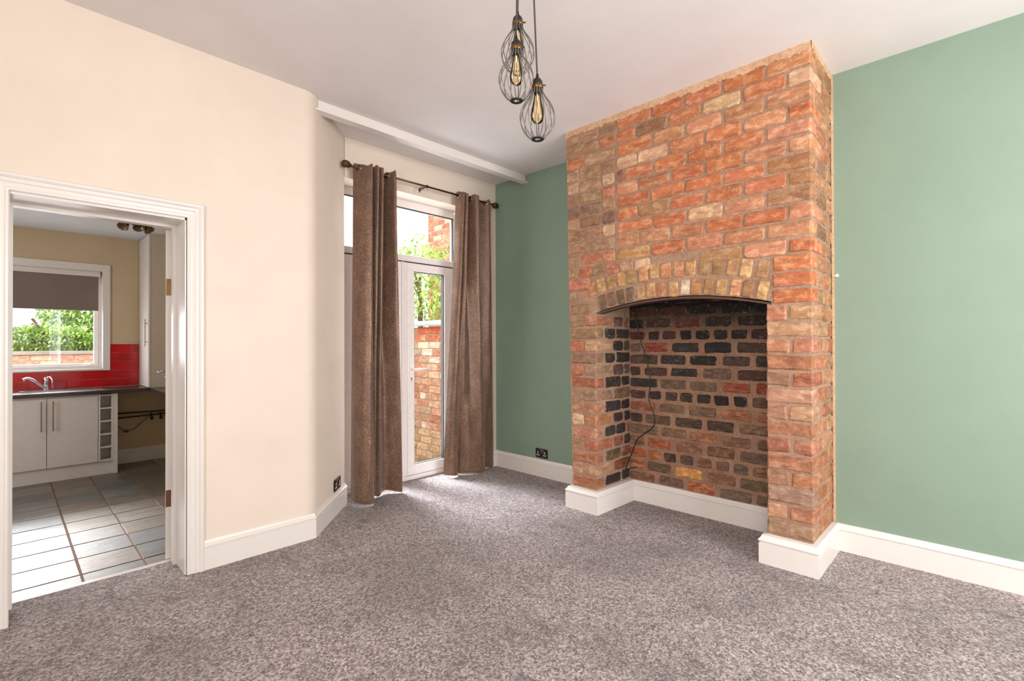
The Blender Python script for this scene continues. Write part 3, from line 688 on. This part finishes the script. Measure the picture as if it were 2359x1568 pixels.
# ================================================================== SOCKETS
def socket(name, label, loc, rz, wall=None):
    e = thing(name, label, 'socket', loc, rz=rz); W_, H_ = .073, .043
    obj('plate', B((-W_, W_, -.008, 0, -H_, H_), bev=.003), 'socket', e)
    for sx in (-1, 1):
        for q, (dx, dz, w_, h_) in enumerate(((0, .006, .0045, .010), (-.011, -.018, .006, .006), (.011, -.018, .006, .006))):
            obj('pin_hole_glint', B(sx*.041+dx-w_, sx*.041+dx+w_, -.0098, -.0075, dz-h_, dz+h_), 'socket_glint', e)  # white glint painted over the black pin hole
        r_ = obj('rocker_switch', B(sx*.011-.0085, sx*.011+.0085, -.012, -.0075, .006, .033, bev=.001), 'socket', e)
        obj('switch_edge_glint', B((sx*.011-.0100, sx*.011-.0085, -.0095, -.0075, .004, .035), (sx*.011+.0085, sx*.011+.0100, -.0095, -.0075, .004, .035), (sx*.011-.0100, sx*.011+.0100, -.0095, -.0075, .033, .035)), 'socket_glint', e)
    return e
an = math.atan2(3.65-3.157, 1.866-1.40)
ux, uy = math.cos(an), math.sin(an); tS = .475
socket('double_socket', 'black double socket low on the splayed cream wall', (1.40+ux*tS+.002*uy, 3.157+uy*tS-.002*ux, .214), an)
socket('double_socket', 'black double socket just above the skirting on the green alcove wall', (XR, 3.028, .219), -PI/2)

# ================================================================== PENDANT CLUSTER
lamp_grp = 'wire cage pendants hanging together from the ceiling'
tag(obj('ceiling_rose', lathe(bmesh.new(), [(.07, H), (.07, H-.014), (.045, H-.022), (.012, H-.026)], (1.50, 1.385, 0), 28), 'black', smooth=True), 'dark ceiling rose holding the three pendant cords above the frame', 'ceiling rose')
def pendant(label, x, y, ztop, cordtop, hs=1.):
    e = thing('pendant_light', label, 'pendant light', (x, y, ztop-.25), group=lamp_grp); bpy.context.view_layer.update()
    def A(o): return P_(o, e)
    A(obj('cord', T([(cordtop[0], cordtop[1], H-.02), (x, y, ztop-.005)], .0036, 8), 'cord'))
    o = obj('lamp_holder', lathe(bmesh.new(), [(.005, ztop+.016), (.007, ztop), (.013, ztop-.004), (.020, ztop-.014), (.0225, ztop-.026), (.0225, ztop-.034), (.017, ztop-.036), (.017, ztop-.060), (.014, ztop-.066)], (x, y, 0), 20), 'black', smooth=True); A(o)
    bm = lathe(bmesh.new(), [(.0235, ztop-.030), (.0245, ztop-.034), (.0245, ztop-.043), (.0225, ztop-.047)], (x, y, 0), 24); o = A(obj('collar', bm, 'collar', smooth=True))
    bm = T([(x+.02, y-.010, ztop-.024), (x+.032, y-.017, ztop-.024)], .003, 8); A(obj('thumb_screw', bm, 'black'))
    prof = [(.022, -.042), (.0235, -.058), (.031, -.075), (.046, -.097), (.060, -.120), (.069, -.145), (.0715, -.165), (.069, -.185), (.060, -.208), (.047, -.228), (.034, -.242), (.024, -.249)]
    for k in range(14):
        a = 2*PI*k/14+.2
        pth = smoothpath([(x+r*math.cos(a), y+r*math.sin(a), ztop+h) for r, h in prof], 2)
        A(obj('wire', T([tuple(p) for p in pth], .0022, 5), 'wire', smooth=True))
    bm = bmesh.new(); seg = 24; rr = []
    for k in range(seg):
        ph = 2*PI*k/seg; d = Vector((math.cos(ph), math.sin(ph), 0)); rr.append([bm.verts.new(Vector((x, y, ztop-.2505))+d*ro+Vector((0, 0, zo))) for ro, zo in ((.012, .002), (.025, .002), (.026, 0), (.025, -.002), (.012, -.002))])
    for k in range(seg):
        A_, B_ = rr[k], rr[(k+1) % seg]
        for q in range(5): bm.faces.new((A_[q], A_[(q+1) % 5], B_[(q+1) % 5], B_[q]))
    A(obj('base_ring', bm, 'black'))
    zb = ztop-.062
    bulb = A(obj('bulb', lathe(bmesh.new(), [(.012, zb), (.0135, zb-.012), (.0165, zb-.03), (.022, zb-.055), (.027, zb-.078), (.0285, zb-.094), (.026, zb-.108), (.018, zb-.119), (.006, zb-.124), (.001, zb-.125)], (x, y, 0), 24), 'amber', smooth=True))
    bpy.context.view_layer.update()
    bm = bmesh.new(); tube(bm, [(x, y, zb), (x, y, zb-.03)], .003, 6)
    for k in range(6):
        a = 2*PI*k/6; b = a+PI/6; tube(bm, [(x+.006*math.cos(a), y+.006*math.sin(a), zb-.03), (x+.010*math.cos(b), y+.010*math.sin(b), zb-.085)], .0006, 4)
    P_(obj('filament', bm, 'filament'), bulb)
    return e
pendant('highest wire cage pendant, half hidden behind the middle one', 1.535, 1.444, 2.676, (1.532, 1.435))
pendant('middle wire cage pendant, overlapping the highest one', 1.448, 1.370, 2.500, (1.470, 1.382))
pendant('lowest wire cage pendant, hanging right of the other two', 1.508, 1.309, 2.343, (1.500, 1.330))

# ================================================================== KITCHEN
KF, KH, KY = -.126, 2.50, 7.26
fk = S(obj('floor_kitchen', B(-1.6, 1.72, 3.446, KY, -.25, KF-.006), 'floor_grout'), 'slate tiled kitchen floor beyond the doorway', 'floor')
tm = []
for k in range(4):
    r = random.Random(k); bm = B(-.147, .147, -.147, .147, -.012, 0); bmesh.ops.bevel(bm, geom=[e_ for e_ in bm.edges if all(v.co.z > -.001 for v in e_.verts)], offset=.003, segments=1, affect='EDGES')
    me = bpy.data.meshes.new('floor_tile'); 
    for v in bm.verts: v.co.x += r.uniform(-.001, .001); v.co.y += r.uniform(-.001, .001)
    bmesh.ops.recalc_face_normals(bm, faces=bm.faces[:]); bm.to_mesh(me); bm.free(); me.materials.append(M['slate']); tm.append(me)
SL = [(124, 118, 112), (132, 122, 110), (138, 124, 108), (116, 116, 116), (140, 126, 112), (128, 110, 94), (108, 106, 106)]
for i in range(-3, 5):
    for j in range(13):
        x = .32+(i+.5)*.302; y = 3.93-.302+(j+.5)*.3025-.10+.10
        c = vary(R.choice(SL[:4] + SL[5:]) if i < 2 else R.choice([(118, 104, 88), (106, 96, 84), (126, 110, 92)]), 8)
        o = put(R.choice(tm), (x, y, KF+R.uniform(-.001, .001)), (R.uniform(-.003, .003), R.uniform(-.003, .003), R.choice([0, PI])+R.uniform(-.004, .004)), (1, 1, 1), c, fk, 'tile')
S(obj('wall_kitchen_front', B((-1.6, 0, 3.421, 3.46, KF-.12, KH), (.70, 1.345, 3.421, 3.46, KF-.12, KH), (0, .70, 3.421, 3.46, 1.96, KH)), 'cream_kitchen'), 'cream kitchen side of the doorway wall', 'wall')
for o_ in (): pass
S(obj('ceiling_kitchen', B((-1.8, 1.345, 3.421, 3.904, KH, KH+.1), (-1.8, 1.70, 3.904, 7.5, KH, KH+.1)), 'ceiling_kitchen'), 'white kitchen ceiling with a cluster of spotlights', 'ceiling')
S(obj('wall_kitchen_right', B((1.70, 1.868, 3.905, 7.5, KF-.12, KH+.6)), 'cream_kitchen'), 'cream wall on the right side of the kitchen', 'wall')
S(obj('wall_kitchen_left', B((-1.8, -1.6, 3.421, 4.5, KF-.12, KH), (-1.8, -1.6, 5.9, 7.5, KF-.12, KH), (-1.8, -1.6, 4.5, 5.9, KF-.12, .9), (-1.8, -1.6, 4.5, 5.9, 2.1, KH)), 'cream_kitchen'), 'cream wall on the left side of the kitchen', 'wall')  # opening made for the added side fill light
WX0, WX1, WZ0, WZ1 = -1.05, .776, .985, 2.098
wk = S(obj('wall_kitchen_back', B((-1.8, WX0, KY, 7.5, KF-.12, KH), (WX1, 1.87, KY, 7.5, KF-.12, KH), (WX0, WX1, KY, 7.5, KF-.12, WZ0), (WX0, WX1, KY, 7.5, WZ1, KH)), 'cream_kitchen'), 'cream kitchen end wall with a band of red tiles', 'wall')
bpy.context.view_layer.update()
# red tiles
bm = B((WX0-.1, 1.104, KY-.004, KY+.01, .78, .966), (.838, 1.104, KY-.004, KY+.01, .966, 1.267)); P_(obj('tile_grout', bm, 'grout'), wk)
def rtile(x0, x1, z0, z1):
    wd, ht = x1-x0, z1-z0
    key = ('rt', round(wd, 2))
    if key not in POOL:
        bm = bmesh.new(); box(bm, -wd/2, wd/2, -.009, 0, -ht/2, ht/2); bmesh.ops.bevel(bm, geom=[e_ for e_ in bm.edges if all(v.co.y < -.008 for v in e_.verts)], offset=.0015, segments=1, affect='EDGES'); bmesh.ops.recalc_face_normals(bm, faces=bm.faces[:])
        me = bpy.data.meshes.new('tile'); bm.to_mesh(me); bm.free(); me.materials.append(M['red']); POOL[key] = (me, wd, ht)
    me, w0, h0 = POOL[key]
    put(me, ((x0+x1)/2, KY-.002, (z0+z1)/2), (R.uniform(-.004, .004), 0, R.uniform(-.003, .003)), (wd/w0, 1, ht/h0), (200, 20, 30), wk, 'tile')
g = .002
for r_, (z0, z1) in enumerate(((.782, .868), (.868, .966), (.966, 1.068), (1.068, 1.168), (1.168, 1.267))):
    js = [x for x in [(.766 if r_ % 2 == 0 else .912) + .296*k for k in range(-7, 3)]]
    lo, hi = (WX0, 1.104) if r_ < 2 else (.840, 1.104)
    if r_ % 2 == 1: js = [.913-.296*k for k in range(7, -2, -1)]
    else: js = [1.06-.296*k for k in range(8, -2, -1)] if r_ < 1 else [1.06-.296*k for k in range(8, -2, -1)]
    ed = [lo] + [j for j in js if lo+.02 < j < hi-.02] + [hi]
    for a, b in zip(ed, ed[1:]): rtile(a+g, b-g, z0+g, z1-g)
# window architrave, frame, blind
e = thing('trim_4', 'flat white architrave around the kitchen window', 'architrave', kind='structure')
obj('architrave_board', B((WX1-.002, .838, KY-.018, KY, .967, 2.172), (WX0-.06, WX0, KY-.018, KY, .967, 2.172), (WX0, WX1-.002, KY-.018, KY, WZ1, 2.172), bev=.002), 'gloss', e)
obj('reveal_lining', B((WX1-.004, WX1+.006, KY-.01, KY+.14, WZ0, WZ1), (WX0-.006, WX0+.004, KY-.01, KY+.14, WZ0, WZ1), (WX0, WX1, KY-.01, KY+.14, WZ1-.004, WZ1+.006), (WX0, WX1, KY-.022, KY+.14, .972, WZ0+.004)), 'gloss', e)
w1 = thing('window_1', 'kitchen window with white frame behind the taupe blind', 'window', (-.1, 7.42, 1.0), kind='structure'); bpy.context.view_layer.update()
fy0, fy1 = KY+.11, KY+.17
P_(obj('window_frame', B((WX1-.034, WX1, fy0, fy1, WZ0, WZ1), (WX0, WX0+.035, fy0, fy1, WZ0, WZ1), (WX0+.035, WX1-.034, fy0, fy1, WZ0, WZ0+.028), (WX0+.035, WX1-.034, fy0, fy1, WZ1-.03, WZ1), bev=.003), 'upvc'), w1)
P_(obj('sash', B((.706, .742, fy0-.012, fy1-.01, 1.014, 2.066), (WX0+.035, WX0+.075, fy0-.012, fy1-.01, 1.014, 2.066), (WX0+.075, .706, fy0-.012, fy1-.01, 1.014, 1.048), (WX0+.075, .706, fy0-.012, fy1-.01, 2.03, 2.066), bev=.003), 'upvc'), w1)
P_(obj('glass_pane', B(WX0+.07, .710, fy0+.02, fy0+.026, 1.045, 2.034), 'glass'), w1)
P_(obj('sash_handle', B((.655, .675, fy0-.03, fy0-.012, 1.02, 1.042), (.60, .675, fy0-.035, fy0-.025, 1.026, 1.038), bev=.002), 'upvc'), w1)
bl = thing('roller_blind', 'taupe roller blind pulled a third of the way down the kitchen window', 'blind', (-.1, 7.32, 2.0)); bpy.context.view_layer.update()
P_(obj('blind_fabric', B(WX0+.02, .740, KY+.055, KY+.0565, 1.652, 2.05), 'blind'), bl)
P_(obj('bottom_bar', T([(WX0+.02, KY+.0558, 1.652), (.740, KY+.0558, 1.652)], .006, 8), 'blind'), bl)
P_(obj('cassette', B(WX0+.01, .757, KY+.035, KY+.10, 2.036, 2.094, bev=.006), 'gloss'), bl)

# base unit with two doors
FY = 6.772
bu = thing('base_unit', 'beige white sink base unit with two doors and long bar handles', 'cabinet', (.1, 7.0, KF)); bpy.context.view_layer.update()
P_(obj('carcass', B((-.905, -.887, FY+.019, KY-.012, KF+.145, .735), (.668, .686, FY+.019, KY-.012, KF+.145, .735), (-.887, .668, FY+.019, KY-.012, KF+.145, KF+.163), (-.887, .668, KY-.02, KY-.012, KF+.163, .735), (-.887, .668, FY+.019, FY+.037, .66, .735)), 'white'), bu)
for k, (x0, x1, hx) in enumerate(((-.300, .2875, .249), (.2905, .684, .335), (-.90, -.303, -.34))):
    dr = P_(obj('cabinet_door', B(x0+.0005, x1-.0005, FY, FY+.018, .020, .716, bev=.0015), 'white'), bu); bpy.context.view_layer.update()
    bm = B((hx-.006, hx+.006, FY-.034, FY-.026, .392, .692), bev=.002); tube(bm, [(hx, FY-.03, .42), (hx, FY, .42)], .004, 8); tube(bm, [(hx, FY-.03, .665), (hx, FY, .665)], .004, 8)
    P_(obj('bar_handle', bm, 'handle'), dr)
P_(obj('plinth', B(-.905, .815, FY+.03, FY+.045, KF, .018), 'white'), bu)
wr = thing('wine_rack', 'narrow white open wine rack with five compartments beside the sink unit', 'wine rack', (.75, 7.0, KF)); bpy.context.view_layer.update()
zs = [.020+.139*k for k in range(6)]
P_(obj('rack_frame', B((.687, .703, FY, KY-.012, .018, .735), (.797, .813, FY, KY-.012, .018, .735), (.703, .797, KY-.30, KY-.29, .018, .735)), 'white'), wr)
for z in zs: P_(obj('shelf', B(.703, .797, FY+.002, KY-.30, z-.002, z+.012), 'white'), wr)
tag(obj('end_panel', B(.815, .848, FY-.002, KY-.012, KF, .735, bev=.001), 'white'), 'white end panel closing the run of kitchen units', 'panel')
# worktop and sink
wt = tag(obj('worktop', B((-1.59, -.46, 6.735, KY-.011, .738, .776), (.01, 1.122, 6.735, KY-.011, .738, .776), (-.46, .01, 6.735, 6.81, .738, .776), (-.46, .01, 7.16, KY-.011, .738, .776), (1.122, 1.695, 5.2, KY-.011, .738, .776), bev=.003), 'worktop'), 'dark laminate kitchen worktop turning the corner at the right', 'worktop')
tag(obj('base_cabinet', B(1.14, 1.69, 5.2, 5.62, KF, .735, bev=.001), 'white'), 'plain white cabinet under the near end of the worktop, behind the door', 'cabinet')
sk = thing('sink', 'stainless steel inset sink with a drainer under the kitchen window', 'sink', (-.1, 7.0, .776)); bpy.context.view_layer.update()
bm = bmesh.new(); x0, x1, y0, y1 = -.72, .745, 6.79, 7.20
box(bm, x0, x1, y0, y0+.03, .776, .7805); box(bm, x0, x1, y1-.05, y1, .776, .7805); box(bm, x0, -.45, y0+.03, y1-.05, .776, .7805); box(bm, .0, .10, y0+.03, y1-.05, .776, .7805); box(bm, .70, x1, y0+.03, y1-.05, .776, .7805); box(bm, .10, .70, y0+.03, y1-.05, .7755, .7775)
P_(obj('sink_rim', bm, 'steel'), sk)
bm = bmesh.new()
for k in range(9): box(bm, .14, .68, y0+.05+k*.034, y0+.058+k*.034, .777, .7805)
P_(obj('drainer_ribs', bm, 'steel'), sk)
P_(obj('bowl', B((-.45, -.44, y0+.03, y1-.05, .60, .777), (-.01, 0, y0+.03, y1-.05, .60, .777), (-.44, -.01, y0+.03, y0+.04, .60, .777), (-.44, -.01, y1-.06, y1-.05, .60, .777), (-.44, -.01, y0+.04, y1-.06, .60, .61)), 'steel'), sk)
tp = thing('mixer_tap', 'chrome mixer tap with a long swan spout behind the sink', 'tap', (.30, 7.17, .7805)); bpy.context.view_layer.update()
P_(obj('tap_body', lathe(bmesh.new(), [(.028, .7805), (.028, .786), (.021, .790), (.020, .85), (.022, .855), (.022, .90), (.018, .912), (.004, .916)], (.30, 7.17, 0), 18), 'chrome', smooth=True), tp)
pth = smoothpath([(.295, 7.165, .80), (.25, 7.13, .845), (.20, 7.09, .895), (.16, 7.06, .915), (.125, 7.03, .905)], 4)
P_(obj('spout', T([tuple(p) for p in pth], [.014]*len(pth), 10), 'chrome', smooth=True), tp)
pth = [(.30, 7.17, .912), (.325, 7.15, .918), (.345, 7.13, .895), (.348, 7.125, .80)]
P_(obj('lever', T(pth, [.009, .009, .008, .006], 8), 'chrome', smooth=True), tp)
# tall wall cabinet standing on the worktop corner
tc_ = thing('wall_cabinet', 'tall white cabinet standing on the worktop in the kitchen corner', 'cabinet', (1.4, 7.0, .776)); bpy.context.view_layer.update()
P_(obj('carcass', B(1.128, 1.695, 6.715, KY-.011, .778, KH), 'beige'), tc_)
dr = P_(obj('cabinet_door', B(1.108, 1.127, 6.712, KY-.012, .782, 2.49, bev=.0015), 'white'), tc_); bpy.context.view_layer.update()
bm = T([(1.083, 6.76, 1.24), (1.083, 6.76, 1.545)], .006, 8); tube(bm, [(1.083, 6.76, 1.29), (1.108, 6.76, 1.29)], .004, 8); tube(bm, [(1.083, 6.76, 1.495), (1.108, 6.76, 1.495)], .004, 8)
P_(obj('bar_handle', bm, 'handle'), dr)
# void under worktop: skirting, pipes, cable
S(obj('baseboard_kitchen', sweep([(.849, KY), (1.70, KY)], [(o_, h-0.126) for o_, h in SK], up)[0], 'gloss'), 'white skirting in the appliance space under the worktop', 'skirting board')
pg = thing('water_pipes', 'pair of dark water pipes with valves in the appliance space', 'pipe', (1.2, 7.2, .4)); bpy.context.view_layer.update()
for z0, z1 in ((.462, .450), (.408, .428)): P_(obj('pipe', T([(.85, KY-.045, z0), (1.695, KY-.045, z1)], .0085, 8), 'pipe', smooth=True), pg)
for x in (1.22, 1.31):
    bm = T([(x, KY-.045, .44), (x, KY-.045, .385)], .009, 8); tube(bm, [(x, KY-.06, .395), (x, KY-.10, .385)], .010, 8); box(bm, x-.014, x+.014, KY-.085, KY-.06, .36, .40); P_(obj('valve', bm, 'black'), pg)
pth = smoothpath([(.86, KY-.03, .37), (.93, KY-.03, .29), (.99, KY-.03, .255), (1.06, KY-.03, .27), (1.13, KY-.03, .34), (1.20, KY-.03, .40)], 5)
bm = T([tuple(p) for p in pth], .0035, 6); box(bm, .965, 1.005, KY-.05, KY-.02, .235, .262)
tag(obj('power_cable', bm, 'pipe'), 'thin dark cable looping below the water pipes', 'cable')
# spotlight cluster
sp_ = thing('spotlight_cluster', 'three old brass spotlights clustered on the kitchen ceiling', 'ceiling light', (.88, 6.15, KH)); bpy.context.view_layer.update()
P_(obj('base_plate', lathe(bmesh.new(), [(.06, KH), (.06, KH-.012), (.02, KH-.03)], (.90, 6.18, 0), 20), 'brass', smooth=True), sp_)
for (x, y, ax, ay) in ((.81, 6.10, -.5, -.6), (.915, 6.06, .1, -.75), (1.0, 6.12, .6, -.5)):
    bm = lathe(bmesh.new(), [(.012, .055), (.025, .050), (.034, .03), (.047, -.03), (.050, -.036), (.044, -.034), (.03, .02), (.005, .03)], (0, 0, 0), 20)
    d = Vector((ax, ay, -1)).normalized(); bm.transform(Matrix.Translation((x, y, KH-.055)) @ d.to_track_quat('-Z', 'Y').to_matrix().to_4x4()); tube(bm, [(.90, 6.18, KH-.02), (x, y+.02, KH-.035)], .006, 6)
    P_(obj('spotlight', bm, 'dull_nickel', smooth=True), sp_)

# ================================================================== OUTSIDE
S(obj('yard_ground', B(-14, 16, 3.91, 30, -.45, -.30), 'concrete'), 'pale concrete ground of the back yard', 'ground')
YW = 3.78
yw = tag(obj('yard_wall', B(YW+.006, YW+.23, 3.95, 7.4, -.3, 1.475), 'mortar_out'), 'low weathered brick yard wall with slate coping outside the garden doors', 'wall')
bpy.context.view_layer.update()
OUT = [((190, 142, 118), 6), ((200, 164, 140), 4), ((180, 120, 96), 4), ((220, 204, 188), 2.5), ((176, 152, 130), 2)]
for i in range(19):
    z1 = 1.475-i*.094-.005; z0 = z1-.084
    for (a0, a1) in fill(4.25, 6.3, .12 if i % 4 == 1 else .235, .12 if i % 2 else .19):
        ws = OUT if i > 1 else [((190, 112, 80), 4), ((206, 96, 60), 2), ((196, 150, 116), 2)]
        if i > 13: ws = [((176, 144, 110), 4), ((190, 156, 124), 3), ((156, 126, 94), 2)]
        plate(yw, '-x', a0, a1, z0, z1, YW, pick(ws), 'brick_out', tilt=R.uniform(-.01, .01), proud=R.uniform(-.002, .006))
for k in range(9):
    y0 = 4.0+k*.36; bm = bmesh.new(); 
    box(bm, YW-.06, YW+.29, y0, y0+.352, 0, .022)
    for v in bm.verts:
        f = (v.co.x-(YW-.06))/.35; v.co.z += 1.487+.075*math.sin(min(1, f)*PI*.62)
    o = obj('coping_slate', bm, 'slate_cope'); o.parent = yw
hw = tag(obj('neighbour_house_wall', B(5.706, 6.2, 4.2, 7.78, -.3, 6.5), 'mortar_out'), 'tall red brick side wall of the house next door', 'building')
for i in range(33):
    z0 = 1.25+i*.094; z1 = z0+.084
    for (a0, a1) in fill(6.3, 7.775, .235, .12 if i % 2 else .235): plate(hw, '-x', a0, a1, z0, z1, 5.70, pick([((176, 96, 70), 5), ((190, 116, 86), 4), ((160, 84, 62), 3), ((206, 160, 132), 1.5)]), 'brick_out')
def leaf_bm(bm, p, L, wdt, d, up_):
    s = d.cross(up_).normalized(); up2 = s.cross(d).normalized()
    a = bm.verts.new(p); b = bm.verts.new(p+d*L*.45+s*wdt+up2*L*.05); c = bm.verts.new(p+d*L-up2*L*.08); e_ = bm.verts.new(p+d*L*.45-s*wdt+up2*L*.05)
    bm.faces.new((a, b, c)); bm.faces.new((a, c, e_))
def rv(r): 
    return Vector((r.gauss(0, 1), r.gauss(0, 1), r.gauss(0, 1))).normalized()
def bush(name, label, cen, rad3, n, L, trunkz, seed, nleaf=0, facing=None):
    r = random.Random(seed); e = thing(name, label, 'tree' if 'tree' in name else 'shrub', (cen[0], cen[1], trunkz)); bpy.context.view_layer.update()
    bm = bmesh.new()
    for _ in range(n):
        u = rv(r)*r.uniform(.35, 1)**.5; p = Vector(cen)+Vector((u.x*rad3[0], u.y*rad3[1], u.z*rad3[2]))*(1+.25*math.sin(u.x*7)*math.sin(u.z*6+u.y*5))
        d = (rv(r)+Vector((0, 0, -.5))).normalized(); leaf_bm(bm, p, L*r.uniform(.6, 1.2), L*.2, d, Vector((.1, .2, 1)))
    o = P_(obj('foliage', bm, 'leaf'), e); o['kind'] = 'stuff'
    bm = tube(bmesh.new(), [(cen[0], cen[1], trunkz), (cen[0]+.03, cen[1], cen[2]-rad3[2]*.3), (cen[0]-.05, cen[1]+.05, cen[2]+rad3[2]*.25)], [.05, .04, .015], 8)
    for k in range(6):
        u = rv(r); u.z = abs(u.z); tube(bm, [(cen[0], cen[1], cen[2]-rad3[2]*.3+k*.08), tuple(Vector(cen)+Vector((u.x*rad3[0], u.y*rad3[1], u.z*rad3[2]))*.5)], [.02, .006], 6)
    P_(obj('branches', bm, 'bark'), e)
    for k in range(nleaf):
        bm = bmesh.new(); u = rv(r)
        if facing: u = (u+Vector(facing)*1.1).normalized()
        p = Vector(cen)+Vector((u.x*rad3[0], u.y*rad3[1], u.z*rad3[2]))*r.uniform(.8, 1.12)
        d = (rv(r)*.8+Vector((0, 0, -.7))+u*.4).normalized(); leaf_bm(bm, p, L*1.35, L*.3, d, Vector((.1, .2, 1))); P_(obj('leaf', bm, 'leaf'), e)
bush('yard_tree', 'leafy green tree leaning over the yard wall outside the garden doors', (4.66, 6.60, 2.25), (.50, .78, .70), 2200, .095, -.3, 5, 90, (-1, -1, 0))
# seen through the kitchen window
kw = tag(obj('garden_wall', B(-4.5, 4.2, 10.03, 10.25, -.3, 1.115), 'mortar_out'), 'red brick garden wall beyond the kitchen window', 'wall')
for i in range(3):
    z1 = 1.112-i*.094; 
    for (a0, a1) in fill(-1.4, 1.3, .235, .12 if i % 2 else .235): plate(kw, '-y', a0, a1, z1-.084, z1, 10.024, pick([((206, 150, 130), 4), ((214, 170, 150), 3)]), 'brick_out')
bm = B((-4.5, 4.2, 9.99, 10.30, 1.117, 1.165)); o = obj('coping', bm, 'concrete'); o.parent = kw
fn = tag(obj('garden_fence', B((-4.5, 4.2, 11.45, 11.48, -.3, 1.30)), 'fence'), 'dark fence panels behind the garden wall', 'fence')
bush('garden_tree', 'large bright green tree beyond the kitchen window', (1.32, 12.1, 2.0), (.95, .42, .90), 5200, .13, -.3, 9)
bush('garden_shrub', 'green shrub beyond the garden wall left of the bright building', (-.44, 12.1, 1.85), (.42, .35, .85), 2200, .13, -.3, 10)
bush('garden_shrub', 'low bright green shrub spilling over the garden wall in front of the tree', (.30, 11.15, 1.36), (1.0, .16, .24), 2600, .10, -.3, 12)
bh = thing('far_building', 'bright white rendered building beyond the garden trees', 'building', (0, 15, -.3)); bpy.context.view_layer.update()
P_(obj('building_wall', B(-4, 4, 15, 18, -.3, 4.2), 'render'), bh)
P_(obj('roof', prism(bmesh.new(), [(14.8, 4.2), (18.2, 4.2), (16.5, 5.4)], -4.2, 4.2, 'x'), 'fence'), bh)
